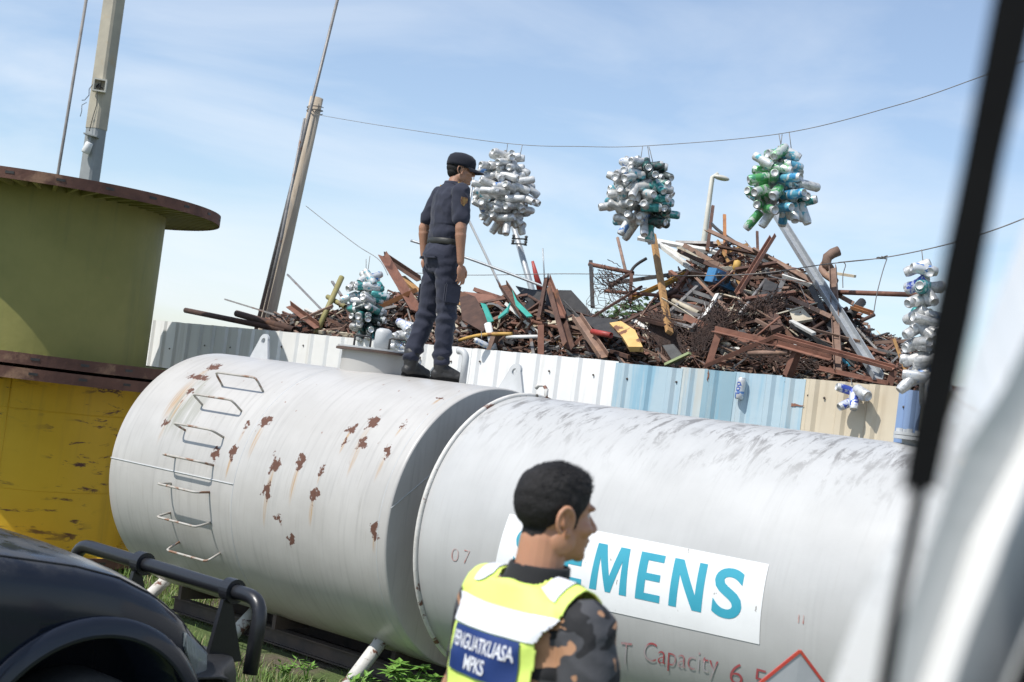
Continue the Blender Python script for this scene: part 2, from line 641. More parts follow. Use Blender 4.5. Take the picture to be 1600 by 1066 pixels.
SPOTS = []
for (x, y, rx, ry, ln) in [(416, 658, 10, 14, 60), (470, 720, 10, 13, 60), (430, 725, 9, 16, 70), (582, 662, 11, 12, 60), (567, 691, 8, 15, 50), (604, 708, 8, 10, 40), (586, 828, 7, 18, 30), (336, 711, 9, 9, 0), (364, 706, 6, 13, 40), (490, 775, 9, 14, 40), (259, 662, 6, 7, 35), (552, 668, 6, 8, 30), (417, 768, 6, 14, 50), (386, 665, 5, 6, 30), (455, 845, 8, 6, 0), (540, 690, 4, 6, 20), (310, 590, 22, 6, 90), (502, 735, 4, 6, 20), (434, 808, 8, 3, 0), (630, 665, 5, 5, 20), (298, 612, 6, 6, 60), (335, 573, 14, 5, 50), (690, 622, 7, 4, 20)]:
    s0, a0 = cyl_uv(x, y, RL, 0)
    s1, a1 = cyl_uv(x+rx, y, RL, 0)
    s2, a2 = cyl_uv(x, y+ry, RL, 0)
    SPOTS.append((s0, a0, max(abs(s1-s0), .02)*.9, max(abs(a2-a0), .02)*.9, ln/190))
M['tank_left'] = tank_mat('tank_paint_rusted', (.505, .49, .465), (.445, .43, .405), SPOTS, False)
M['tank_right'] = tank_mat('tank_paint_grimy', (.495, .495, .485), (.445, .445, .435), None, True)


# ------------------------------------------------------------------ ground
def ground_mat():
    m, nt_, b = base_mat('ground_earth_and_grass')
    t = NT(nt_)
    vec = t.n('TexCoord').outputs['Object']
    a = t.mix(t.noise(vec, 3, 6), (.07, .06, .04), (.15, .12, .085))
    g = t.mix(t.noise(vec, 9, 5), (.05, .085, .02), (.10, .14, .04))
    c = t.mix(t.ramp(t.noise(vec, .7, 5, .6), .42, .55), a, g)
    t.l(c, b.inputs['Base Color'])
    b.inputs['Roughness'].default_value = .95
    t.bump(t.noise(vec, 14, 6), b, .8, .05)
    return m


mb = MB()
xs = [-900, -300, -100, -40, -20] + [-12+i*.6 for i in range(41)] + [20, 40, 100, 300, 900]
ys = [-900, -200, -40, -10] + [-2+i*.6 for i in range(41)] + [28, 40, 80, 200, 500, 1500]
gv = [[mb.v((x, y, gz(x, y) + (.03*noise.noise(V((x*.8, y*.8, 0))) if abs(x) < 13 and 2 < y < 23 else 0))) for y in ys] for x in xs]
for i in range(len(xs)-1):
    for j in range(len(ys)-1): mb.f([gv[i][j], gv[i+1][j], gv[i+1][j+1], gv[i][j+1]], True)
g = link('ground', mb.mesh('ground', ground_mat()), M=Matrix())
g['kind'] = 'structure'

# ------------------------------------------------------------------ fence
FA, FB = at(235, 500, 17.1), at(1420, 605, 10.15)
FE = V((FB.x-FA.x, FB.y-FA.y, 0))
FLEN = FE.length
FE.normalize()
FN = V((FE.y, -FE.x, 0))               # towards the camera
if FN.y > 0: FN = -FN


def on_fence(px, py, off=0.0):
    """point of the fence plane (moved off metres towards the viewer) seen at a pixel -> (point, t along fence)"""
    d = ray(px, py)
    o = V((0, 0, CAMZ))
    p0 = FA + FN*off
    k = (p0-o).dot(FN)/d.dot(FN)
    P = o + d*k
    return P, (P-FA).dot(FE)


def fence_mat(name, ca, cb, dirt, fade=None):
    m, nt_, b = base_mat(name)
    t = NT(nt_)
    vec = t.n('TexCoord').outputs['Object']
    st = t.noise(vec, 1, 6, .6, sc3=(9, 9, .7))
    c = t.mix(t.ramp(t.noise(vec, 1.3, 5), .35, .68), ca, cb)
    c = t.mix(t.math('MULTIPLY', t.ramp(st, .52, .74), .5), c, dirt)
    if fade: c = t.mix(t.ramp(t.noise(vec, 1, 6, .65, sc3=(5, 5, .35), loc=(3, 2, 1)), .50, .64), c, fade)
    t.l(c, b.inputs['Base Color'])
    b.inputs['Roughness'].default_value = .45
    t.bump(t.noise(vec, 2.5, 3), b, .25, .03)
    return m


M['f_white'] = fence_mat('fence_white', (.82, .82, .80), (.78, .78, .76), (.56, .53, .48))
M['f_blue'] = fence_mat('fence_blue', (.40, .52, .58), (.45, .56, .60), (.50, .52, .50), (.27, .45, .55))
M['f_pale'] = fence_mat('fence_pale', (.52, .58, .58), (.50, .50, .45), (.42, .36, .28), (.38, .50, .56))
M['f_deep'] = fence_mat('fence_deep', (.25, .38, .44), (.30, .43, .49), (.36, .40, .38), (.20, .41, .52))
M['f_beige'] = fence_mat('fence_beige', (.64, .56, .42), (.58, .50, .37), (.40, .32, .22))
M['f_royal'] = fence_mat('fence_royal', (.20, .30, .50), (.24, .34, .53), (.3, .36, .5))


def top_z(t): return lerp(FA.z, FB.z, t/FLEN)


def t_at(px): return on_fence(px, 560)[1]


def panel(mb, t0, t1, pitch=.24, dz=0, off=0, w1=.045, w2=.025, h=.026, th=.004):
    """corrugated sheet: flats with trapezoid ribs"""
    pts = [(t0, 0)]
    t = t0 + .05
    while t + 2*w2+w1 < t1-.01:
        pts += [(t, 0), (t+w2, h), (t+w2+w1, h), (t+2*w2+w1, 0)]
        t += pitch
    pts.append((t1, 0))
    rows = []
    for sgn in (1, -1):
        lo_, hi_ = [], []
        for (a, o) in pts:
            base = FA + FE*a + FN*(o + off + sgn*th/2)
            jit = .006*noise.noise(V((a*7, 3, 0)))
            lo_.append(mb.v((base.x, base.y, -.05)))
            hi_.append(mb.v((base.x, base.y, top_z(a)+dz+jit)))
        rows.append((lo_, hi_))
    n = len(pts)
    (l0, h0), (l1, h1) = rows
    for i in range(n-1):
        mb.f([l0[i], l0[i+1], h0[i+1], h0[i]])
        mb.f([l1[i+1], l1[i], h1[i], h1[i+1]])
        mb.f([h0[i], h0[i+1], h1[i+1], h1[i]])
    mb.f([l0[0], h0[0], h1[0], l1[0]])
    mb.f([l0[-1], l1[-1], h1[-1], h0[-1]])


fence = thing('corrugated_fence', (FA.x, FA.y, 0), 'long corrugated metal fence of white, blue and beige sheets behind the two tanks', 'fence')
cuts = [(-4.0, t_at(452), 'f_white', 0, 'white corrugated sheet'), (t_at(452), t_at(735), 'f_white', .0, 'white corrugated sheet'), (t_at(735), t_at(966), 'f_white', .0, 'white corrugated sheet'),
        (t_at(966), t_at(1068), 'f_blue', -.012, 'faded light blue corrugated sheet'), (t_at(1068), t_at(1106), 'f_pale', 0, 'pale sheet with brown rust streaks'),
        (t_at(1106), t_at(1152), 'f_deep', -.004, 'darker teal blue sheet'), (t_at(1152), t_at(1224), 'f_blue', .0, 'light blue sheet with a can wired to it'), (t_at(1224), t_at(1262), 'f_blue', -.01, 'blue sheet with a rusty torn patch'),
        (t_at(1262), t_at(1414), 'f_beige', -.004, 'beige corrugated sheet'), (t_at(1414), t_at(1446), 'f_royal', -.02, 'royal blue sheet'), (t_at(1446), t_at(1446)+5, 'f_beige', 0, 'beige corrugated sheet')]
for k, (a, b, mm, dz, lb) in enumerate(cuts):
    mb = MB()
    panel(mb, a-.01, b+.012, .25, dz, off=.005*(k % 2))
    o = part('fence_sheet', mb, M[mm], fence)
    o['label'] = lb
mb = MB()
for z in (.5, 1.4, 2.3):
    mb = MB()
    mb.bar(FA + FE*-4 - FN*.05 + V((0, 0, z-FA.z)), FA + FE*(FLEN+6) - FN*.05 + V((0, 0, z-FA.z)), .05, .04)
    part('fence_rail', mb, M['steel_grey'], fence)
mb = MB()
t = -3.5
while t < FLEN+5:
    p = FA + FE*t - FN*.11
    mb = MB()
    mb.bar((p.x, p.y, -.1), (p.x, p.y, 2.45), .05, .05)
    t += 2.4
    part('fence_post', mb, M['steel_grey'], fence)
mb = MB()
for (px, py) in [(265, 545), (320, 540), (360, 543), (440, 542), (474, 540), (505, 545), (705, 565), (750, 565), (810, 577), (858, 580), (927, 586), (980, 592), (1057, 597), (1115, 604), (1200, 612), (1228, 597), (1263, 618), (1288, 622), (1412, 636), (1199, 628)]:
    P, _ = on_fence(px, py, .01)
    mb.lathe([(0, .009), (.007, .009), (.010, 0)], 8, Matrix.Translation(P) @ FN.to_track_quat('Z', 'Y').to_matrix().to_4x4())
part('fence_screws', mb, M['skid'], fence)['kind'] = 'stuff'
mb = MB()
for (x0, y0, x1, y1, wd) in [(1073, 600, 1070, 632, .02), (1071, 622, 1066, 648, .016), (1107, 578, 1106, 596, .015), (1228, 632, 1256, 634, .02)]:
    A, B = on_fence(x0, y0, .012)[0], on_fence(x1, y1, .012)[0]
    ax = (B-A).normalized()
    sd_ = ax.cross(FN)
    L = (B-A).length
    n = 14
    e1, e2 = [], []
    for i in range(n+1):
        f_ = i/n
        ww = wd*(.35+.9*abs(noise.noise(V((f_*5, x0, 1)))))*sin(pi*min(max(f_, .08), .92))
        p = A + ax*L*f_ + sd_*.012*noise.noise(V((f_*3, x0, 7)))
        e1.append(p+sd_*ww)
        e2.append(p-sd_*ww)
    for i in range(n):
        mb.slab([e1[i], e1[i+1], e2[i+1], e2[i]], .004, FN)
part('rust_streak', mb, M['rust_red'], fence)['kind'] = 'stuff'

# ------------------------------------------------------------------ tanks
CW = TA.copy()


def tank_base(s): return V((TA.x+TE.x*s, TA.y+TE.y*s, 0))


def tank_shell(s0, s1, R_, mat, parent, uvoff=0, dish0=.0, dish1=0.0):
    mb = MB()
    nu, nv = 24, 128
    rows = []
    uvs = {}
    prof = [(s0, R_-.02), (s0+.006, R_-.006), (s0+.02, R_)] + [(lerp(s0+.02, s1-.02, i/nu), R_) for i in range(1, nu)] + [(s1-.02, R_), (s1-.006, R_-.004), (s1, R_-.012)]
    for (s_, r) in prof:
        row = []
        for k in range(nv+1):
            arc = (k/nv-.5)*2*pi*R_
            p, _ = cyl(s_, arc, R_)
            n_ = (p-(TA+TE*s_)).normalized()
            row.append((TA+TE*s_ + n_*r, (s_, arc)))
        rows.append(row)
    bm = mb.bm
    uvl = bm.loops.layers.uv.new('UVMap')
    vv = [[bm.verts.new(p) for p, _ in row[:-1]] for row in rows]
    for i in range(len(rows)-1):
        for k in range(nv):
            idx = [(i, k), (i, k+1), (i+1, k+1), (i+1, k)]
            fc = bm.faces.new([vv[a][b % nv] for a, b in idx])
            fc.smooth = True
            for lp, (a, b) in zip(fc.loops, idx): lp[uvl].uv = rows[a][b][1]
    for rw in (0, -1):
        fc = bm.faces.new(vv[rw])
        for lp in fc.loops:
            q = lp.vert.co-TA
            lp[uvl].uv = (q.dot(TN)+20, q.z+3)
    return part('shell', mb, mat, parent)


tl = thing('storage_tank', tank_base(-1.86), 'grey steel tank with rust spots and ladder rungs that the guard stands on', 'tank')
tank_shell(SL0, SL1, RL, M['tank_left'], tl)
# weld beads
mb = MB()
s_w, a_w = cyl_uv(178, 716, RL, 0)
s_x, _ = cyl_uv(366, 752, RL, 0)
mb.tube([cyl(lerp(SL0+.01, s_x, i/24), a_w, RL)[0] for i in range(25)], .006, 6)
mb.tube([cyl(s_x, lerp(-.8, 2.6, i/60), RL-.002)[0] for i in range(61)], .005, 6)
mb.tube([cyl(s_x+1.55, lerp(-.8, 2.6, i/60), RL-.003)[0] for i in range(61)], .005, 6)
part('weld_seam', mb, M['lug'], tl)
# weld line over the visible end plate
mb = MB()
A = TA + TE*(SL1) + TN*.985 + V((0, 0, .12))
B = TA + TE*(SL1) - TN*.2 + V((0, 0, .97))
mb.tube([A, B], .005, 6)
part('end_weld', mb, M['lug'], tl)


def rung(pts, parent):
    """U shaped rung: left foot, bar, right foot, given by pixel ends on the shell"""
    (xa, ya), (xb, yb) = pts
    sa, aa = cyl_uv(xa, ya, RL+.13, 0)
    sb, ab = cyl_uv(xb, yb, RL+.13, 0)
    ac = (aa+ab)/2*RL/(RL+.13)
    mb = MB()
    q = lambda s_, h: cyl(s_, ac, RL)[0] + cyl(s_, ac, RL)[1]*h
    mb.tube([q(sa, -.01), q(sa, .09), q(sa+.01, .122), q(sa+.035, .13), q(sb-.035, .13), q(sb-.01, .122), q(sb, .09), q(sb, -.01)], .009, 8)
    part('ladder_rung', mb, M['rung'], parent)


for r_ in [((338, 580), (398, 592)), ((303, 613), (360, 628)), ((271, 660), (330, 673)), ((253, 709), (312, 722)), ((245, 757), (305, 768)), ((244, 809), (306, 822)), ((260, 862), (322, 875))]:
    rung(r_, tl)


def lug(s_, parent, lean=0, R_=RL, h=.24, wd=.26, off=-.10):
    """triangular lifting eye"""
    p, n = cyl(s_, off, R_-.01)
    a = TE
    mb = MB()
    out = []
    for i in range(13):
        t = pi*i/12
        out.append((cos(t)*.055, h-.055+sin(t)*.055))
    prof = [(wd/2, 0)] + out + [(-wd/2, 0)]
    hole = [(cos(2*pi*i/14)*.026, h-.06+sin(2*pi*i/14)*.026) for i in range(14)]
    bm = mb.bm
    for sg in (-1, 1):
        P = [bm.verts.new(p + a*x + n*z + TN*.011*sg) for x, z in prof]
        H = [bm.verts.new(p + a*x + n*z + TN*.011*sg) for x, z in hole]
        es = [bm.edges.new((P[i], P[(i+1) % len(P)])) for i in range(len(P))] + [bm.edges.new((H[i], H[(i+1) % len(H)])) for i in range(len(H))]
        bmesh.ops.triangle_fill(bm, edges=es, use_beauty=True)
        if sg == -1: P0, H0 = P, H
    for X, Y in ((P0, P), (H0, H)):
        for i in range(len(X)): mb.f([X[i], X[(i+1) % len(X)], Y[(i+1) % len(X)], Y[i]])
    part('lifting_lug', mb, M['lug'], parent)


lug(-3.22, tl, off=-.16)
lug(-.36, tl, off=-.18, h=.22)
# manhole
smh = -1.72
mp_, mn_ = cyl(smh, -.12, RL)
mz = mp_.z
mc = V((mp_.x, mp_.y, 0))
mb = MB()
T_ = Matrix.Translation(mc)
mb.lathe([(.285, mz-.12), (.285, mz+.16)], 40, T_)
part('manhole_neck', mb, M['tank_left'], tl)
mb = MB()
mb.lathe([(0, mz+.158), (.335, mz+.158), (.335, mz+.176), (0, mz+.176)], 44, T_, smooth=False)
part('manhole_lid', mb, M['lid_edge'], tl)
mb = MB()
mb.lathe([(0, mz+.178), (.325, mz+.178), (.325, mz+.192), (0, mz+.192)], 44, T_, smooth=False)
part('manhole_cover', mb, M['lug'], tl)
mb = MB()
mb.lathe([(.06, mz+.19), (.06, mz+.205), (.066, mz+.205), (.066, mz+.32), (.058, mz+.345), (.035, mz+.358), (0, mz+.36)], 24, Matrix.Translation(mc + TE*.03))
part('vent_cap', mb, M['lug'], tl)
for dx in (-.2, .2):
    mb = MB()
    b0 = mc + TE*dx + V((0, 0, mz+.185))
    sd_ = (TE*.8-TN*.6).normalized()
    mb.tube([b0-sd_*.065, b0-sd_*.065+V((0, 0, .09)), b0-sd_*.05+V((0, 0, .10)), b0+sd_*.05+V((0, 0, .10)), b0+sd_*.065+V((0, 0, .09)), b0+sd_*.065], .0085, 8)
    part('lid_handle', mb, M['black'], tl)
mb = MB()
b0 = mc + TE*.2 + V((0, 0, mz+.27))
mb.tube([b0, b0+TE*.12+V((0, 0, -.05)), b0+TE*.2+TN*.05+V((0, 0, -.13)), b0+TE*.24+TN*.08+V((0, 0, -.22)), b0+TE*.32+TN*.1+V((0, 0, -.30))], .006, 6)
mb.tube([b0+TE*.05, b0+TE*.16+TN*.03+V((0, 0, -.09)), b0+TE*.20+TN*.09+V((0, 0, -.2)), b0+TE*.27+TN*.12+V((0, 0, -.29))], .005, 6)
part('lid_wire', mb, M['black'], tl)
# goose-neck vent pipe
sgn_ = -.72
gp, gn = cyl(sgn_, -.05, RL)
mb = MB()
H_ = .235
pts = [gp-V((0, 0, .03)), gp+V((0, 0, H_-.06))]
for i in range(1, 9):
    t = pi*.62*i/8
    pts.append(gp + V((0, 0, H_-.06)) + V((0, 0, sin(t)*.062)) - TE*(1-cos(t))*.062)
mb.tube(pts, .026, 14)
mb.lathe([(.05, 0), (.05, .012), (.027, .012)], 16, Matrix.Translation(gp-V((0, 0, .012))))
part('vent_pipe', mb, M['lug'], tl)
# legs and the skid
mb = MB()
for (x0, y0, x1, y1, Y0, Y1) in [(603, 992, 541, 1075, 10.05, 9.75), (392, 962, 345, 1013, 11.4, 11.1), (268, 898, 240, 925, 12.3, 12.0)]:
    mb = MB()
    A, B = at(x0, y0, Y0), at(x1, y1, Y1)
    d = (B-A).normalized()
    A2, B2 = A-d*.10, A + d*((A.z-.02)/max(-d.z, .1))
    mb.pipe(A2, B2, .05, .042, 16)
    part('tank_leg', mb, M['leg_paint'], tl)
mb = MB()
for sgn in (-1, 1):
    I = [(-.04, -.06), (.04, -.06), (.04, -.05), (.006, -.05), (.006, .05), (.04, .05), (.04, .06), (-.04, .06), (-.04, .05), (-.006, .05), (-.006, -.05), (-.04, -.05)]
    p0, p1 = tank_base(SL0+.1)+TN*.25*sgn+V((0, 0, .1)), tank_base(SL1-.05)+TN*.25*sgn+V((0, 0, .1))
    mb = MB()
    mb.section(p0, p1, I)
    part('skid_beam', mb, M['skid'], tl)
mb = MB()
for s_ in (-3.1, -1.9, -.6):
    c = tank_base(s_)
    mb = MB()
    mb.slab([c + TN*-.42 + V((0, 0, .19)), c+TN*.42+V((0, 0, .19)), c + TN*.42 + V((0, 0, .30)), c+TN*.3+V((0, 0, .27)), c+TN*0+V((0, 0, .225)), c+TN*-.3+V((0, 0, .27)), c + TN*-.42 + V((0, 0, .30))], .04, TE)
    part('cradle', mb, M['skid'], tl)
mb = MB()
A, B = at(470, 968, 11.2), at(650, 1008, 10.25)
mb.tube([A, B], .045, 12)
part('drain_pipe', mb, M['steel_grey'], tl)

tr = thing('storage_tank', tank_base(2.6), 'grey steel tank with a white lettered banner and red capacity writing', 'tank')
tank_shell(0.0, SR1, RR_, M['tank_right'], tr)
mb = MB()
mb.tube([cyl(.012, i*2*pi*RR_/96, RR_+.006)[0] for i in range(97)], .017, 10, caps=False)
part('rim', mb, M['leg_paint'], tr)
mb = MB()
hp, hn = cyl(.02, -.13, RR_)
mb.tube([hp, hp+hn*.07-TE*.01, hp+hn*.10-TE*.045, hp+hn*.095-TE*.09, hp+hn*.07-TE*.11], .014, 8)
part('hook', mb, M['leg_paint'], tr)
mb = MB()
for sgn in (-1, 1):
    mb = MB()
    mb.section(tank_base(.1)+TN*.25*sgn+V((0, 0, .1)), tank_base(SR1-.1)+TN*.25*sgn+V((0, 0, .1)), I)
    part('skid_beam', mb, M['skid'], tr)
mb = MB()
for s_ in (.4, 2.4, 4.6):
    c = tank_base(s_)
    mb = MB()
    mb.slab([c + TN*-.42 + V((0, 0, .19)), c+TN*.42+V((0, 0, .19)), c + TN*.42 + V((0, 0, .33)), c+TN*.3+V((0, 0, .30)), c+TN*0+V((0, 0, .25)), c+TN*-.3+V((0, 0, .30)), c + TN*-.42 + V((0, 0, .33))], .04, TE)
    part('cradle', mb, M['skid'], tr)
# second manhole at the right edge of the picture
sm2, am2 = cyl_uv(1468, 696, RR_, 0)
q2 = cyl(sm2, -.12, RR_)[0]
for nm, prof, mm in (('manhole_neck', [(.26, q2.z-.12), (.26, q2.z+.03)], 'lug'), ('manhole_lid', [(0, q2.z+.03), (.31, q2.z+.03), (.31, q2.z+.05), (0, q2.z+.05)], 'lug'), ('manhole_cover', [(0, q2.z+.053), (.31, q2.z+.053), (.31, q2.z+.07), (0, q2.z+.07)], 'lug')):
    mb = MB()
    mb.lathe(prof, 40, Matrix.Translation((q2.x, q2.y, 0)), smooth=(nm == 'manhole_neck'))
    part(nm, mb, M[mm], tr)
mb = MB()
for k in range(16):
    a = 2*pi*k/16
    mb.lathe([(.016, -.02), (.016, .025), (0, .025)], 6, Matrix.Translation((q2.x+cos(a)*.285, q2.y+sin(a)*.285, q2.z+.065)), smooth=False)
part('lid_bolts', mb, M['lug'], tr)['kind'] = 'stuff'


# ---- lettering
def text_mesh(s, size=1.0, bold=0.0, space=1.0):
    cu = bpy.data.curves.new('lettering', 'FONT')
    cu.body = s
    cu.size = size
    cu.offset = bold
    cu.space_character = space
    cu.resolution_u = 6
    o = bpy.data.objects.new('lettering', cu)
    col.objects.link(o)
    bpy.context.view_layer.update()
    me = bpy.data.meshes.new_from_object(o.evaluated_get(bpy.context.evaluated_depsgraph_get()))
    bpy.data.objects.remove(o)
    return me


def wrap_text(s, name, fn, mat, parent, bold=0, step=.02, space=1.0, label=None):
    """fn(u,v) with u,v in 0..1 across the text's box -> world point"""
    me = text_mesh(s, 1.0, bold, space)
    bm = bmesh.new()
    bm.from_mesh(me)
    X = [v.co.x for v in bm.verts]
    Y = [v.co.y for v in bm.verts]
    x0, x1, y0, y1 = min(X), max(X), min(Y), max(Y)
    k = y0 + step
    while k < y1:
        bmesh.ops.bisect_plane(bm, geom=bm.verts[:]+bm.edges[:]+bm.faces[:], plane_co=(0, k, 0), plane_no=(0, 1, 0))
        k += step
    for v in bm.verts: v.co = fn((v.co.x-x0)/(x1-x0), (v.co.y-y0)/(y1-y0))
    me2 = bpy.data.meshes.new(name)
    bm.to_mesh(me2)
    bm.free()
    me2.materials.append(mat)
    o = link(name, me2, parent)
    if label: o['label'] = label
    return o


def quadmap(c00, c10, c11, c01, R_, h):
    """bilinear patch on a tank; corners are pixels, bottom-left, bottom-right, top-right, top-left"""
    C = [cyl_uv(*c, R_, 0) for c in (c00, c10, c11, c01)]
    def fn(u, v):
        s_ = (C[0][0]*(1-u)+C[1][0]*u)*(1-v)+(C[3][0]*(1-u)+C[2][0]*u)*v
        a_ = (C[0][1]*(1-u)+C[1][1]*u)*(1-v)+(C[3][1]*(1-u)+C[2][1]*u)*v
        p, n = cyl(s_, a_, R_)
        return p + n*h
    return fn


def banner_mat():
    m, nt_, b = base_mat('banner_white')
    t = NT(nt_)
    vec = t.n('TexCoord').outputs['Object']
    c = t.mix(t.ramp(t.noise(vec, 4, 6, .65), .3, .7), (.86, .87, .87), (.80, .81, .81))
    c = t.mix(t.ramp(t.noise(vec, 30, 3, .5, sc3=(1, 1, .5)), .70, .74), c, (.35, .33, .31))
    t.l(c, b.inputs['Base Color'])
    b.inputs['Roughness'].default_value = .35
    return m


fn = quadmap((770, 915), (1187, 1007), (1202, 882), (797, 803), RR_, .003)
mb = MB()
c_ = lambda u, v: (fn(u, v), (fn(u, v)-(TA+TE*((fn(u, v)-TA).dot(TE)))).normalized())
mb.grid(lambda u, v: fn(u, v), 24, 20)
ban = part('banner', mb, banner_mat(), tr)
ban['label'] = 'white rectangular banner with large teal capital letters'
M['teal'] = pmat('letter_teal', (.045, .34, .46), (.06, .38, .50), 5, .4, bump=.03, c3=(.30, .50, .56), t3=(.70, .76), s3=14)
fn2 = quadmap((800, 893), (1157, 970), (1168, 894), (812, 824), RR_, .005)


def block_letters(word, fn, mat, parent, name):
    """bold capitals cut as polygons; S comes from the built-in font"""
    T = .185
    W = {'S': .60, 'I': .19, 'E': .54, 'M': .86, 'N': .70}
    Q = {'I': [[(0, 0), (T, 0), (T, 1), (0, 1)]],
         'E': [[(0, 0), (T, 0), (T, 1), (0, 1)], [(T, 0), (.54, 0), (.54, .155), (T, .155)], [(T, .43), (.50, .43), (.50, .58), (T, .58)], [(T, .845), (.53, .845), (.53, 1), (T, 1)]],
         'M': [[(0, 0), (.165, 0), (.175, .70), (.06, 1)], [(.06, 1), (.175, .70), (.27, 1)],
               [(.175, .70), (.37, 0), (.43, .34), (.27, 1)], [(.37, 0), (.49, 0), (.43, .34), (.43, .34)], [(.49, 0), (.685, .70), (.59, 1), (.43, .34)],
               [(.59, 1), (.685, .70), (.685, .70), (.80, 1)], [(.695, 0), (.86, 0), (.80, 1), (.685, .70)]],
         'N': [[(0, 0), (.165, 0), (.165, .68), (0, 1)], [(0, 1), (.165, .68), (.165, .68), (.20, 1)], [(.165, .68), (.50, 0), (.535, .32), (.20, 1)],
               [(.50, 0), (.70, 0), (.535, .32), (.535, .32)], [(.70, 0), (.70, 1), (.535, 1), (.535, .32)]]}
    gap = .20
    tot = sum(W[c] for c in word) + gap*(len(word)-1)
    bm = bmesh.new()
    x = 0
    for c in word:
        if c == 'S':
            me = text_mesh('S', 1.0, .022)
            X = [v.co.x for v in me.vertices]
            Y = [v.co.y for v in me.vertices]
            x0, x1, y0, y1 = min(X), max(X), min(Y), max(Y)
            vs = [bm.verts.new((x+(v.co.x-x0)/(x1-x0)*W['S'], (v.co.y-y0)/(y1-y0)*1.03-.015, 0)) for v in me.vertices]
            for p in me.polygons:
                try: bm.faces.new([vs[i] for i in p.vertices])
                except ValueError: pass
        else:
            for q in Q[c]:
                pts = []
                for p in q:
                    if p not in pts: pts.append(p)
                bm.faces.new([bm.verts.new((x+a, b, 0)) for a, b in pts])
        x += W[c] + gap
    for k in range(1, 25):
        bmesh.ops.bisect_plane(bm, geom=bm.verts[:]+bm.edges[:]+bm.faces[:], plane_co=(0, k/25, 0), plane_no=(0, 1, 0))
    for v in bm.verts: v.co = fn(v.co.x/tot, v.co.y)
    me2 = bpy.data.meshes.new(name)
    bmesh.ops.recalc_face_normals(bm, faces=bm.faces)
    bm.to_mesh(me2)
    bm.free()
    me2.materials.append(mat)
    return link(name, me2, parent)


block_letters('SIEMENS', fn2, M['teal'], ban, 'banner_lettering')


def faded_red():
    m, nt_, b = base_mat('faded_red_lettering')
    t = NT(nt_)
    vec = t.n('TexCoord').outputs['Object']
    c = t.mix(t.ramp(t.noise(vec, 3.2, 4, .6, loc=(1, 1, 0)), .44, .60), (.46, .10, .11), (.50, .47, .48))
    t.l(c, b.inputs['Base Color'])
    b.inputs['Roughness'].default_value = .5
    return m


M['faded_red'] = faded_red()
for s, q in (('5 T', ((945, 1034), (986, 1039), (988, 1005), (949, 1000))), ('Capacity', ((1005, 1040), (1122, 1064), (1124, 1022), (1008, 1002))), ('6.5', ((1140, 1066), (1196, 1082), (1199, 1048), (1143, 1034)))):
    wrap_text(s, 'capacity_lettering', quadmap(*q, RR_, .003), M['faded_red'], tr, bold=-.012, step=.06)
M['red_mark'] = pmat('red_mark', (.46, .19, .16), (.5, .44, .42), 30, .6, bump=0)
for s, q in (('0', ((705, 876), (716, 878), (718, 858), (707, 856))), ('7', ((724, 880), (733, 881), (735, 861), (726, 859))), ('ll', ((1247, 973), (1256, 975), (1257, 962), (1248, 960)))):
    wrap_text(s, 'red_mark', quadmap(*q, RR_, .003), M['red_mark'], tr, bold=-.02, step=.06)

# ------------------------------------------------------------------ cable reels
RC = V((-745/FPX*14.6, 14.6, 0))
RF, RD_ = 1.72, 1.168


def drum_mat(name, a, b_, streak, rustc, rs):
    m, nt_, b = base_mat(name)
    t = NT(nt_)
    vec = t.n('TexCoord').outputs['Object']
    c = t.mix(t.ramp(t.noise(vec, 1.2, 6, .6), .3, .7), a, b_)
    c = t.mix(t.math('MULTIPLY', t.ramp(t.noise(vec, 1, 6, .6, sc3=(7, 7, .5)), .5, .72), .45), c, streak)
    hs = t.ramp(t.noise(vec, 1, 8, .7, .4, sc3=(2.2, 2.2, 9)), *rs)
    hb = t.ramp(t.noise(vec, 1.1, 3, .5, loc=(2, 5, 1)), .40, .58)
    c = t.mix(t.math('MULTIPLY', hs, hb), c, rustc)
    t.l(c, b.inputs['Base Color'])
    b.inputs['Roughness'].default_value = .55
    b.inputs['Specular IOR Level'].default_value = .3
    t.bump(t.noise(vec, 2, 4), b, .3, .04)
    return m


M['green_drum'] = drum_mat('drum_green', (.20, .195, .058), (.255, .24, .075), (.14, .145, .06), (.28, .18, .07), (.64, .70))
M['yellow_drum'] = drum_mat('drum_yellow', (.60, .37, .022), (.68, .43, .03), (.36, .23, .035), (.085, .035, .03), (.545, .61))


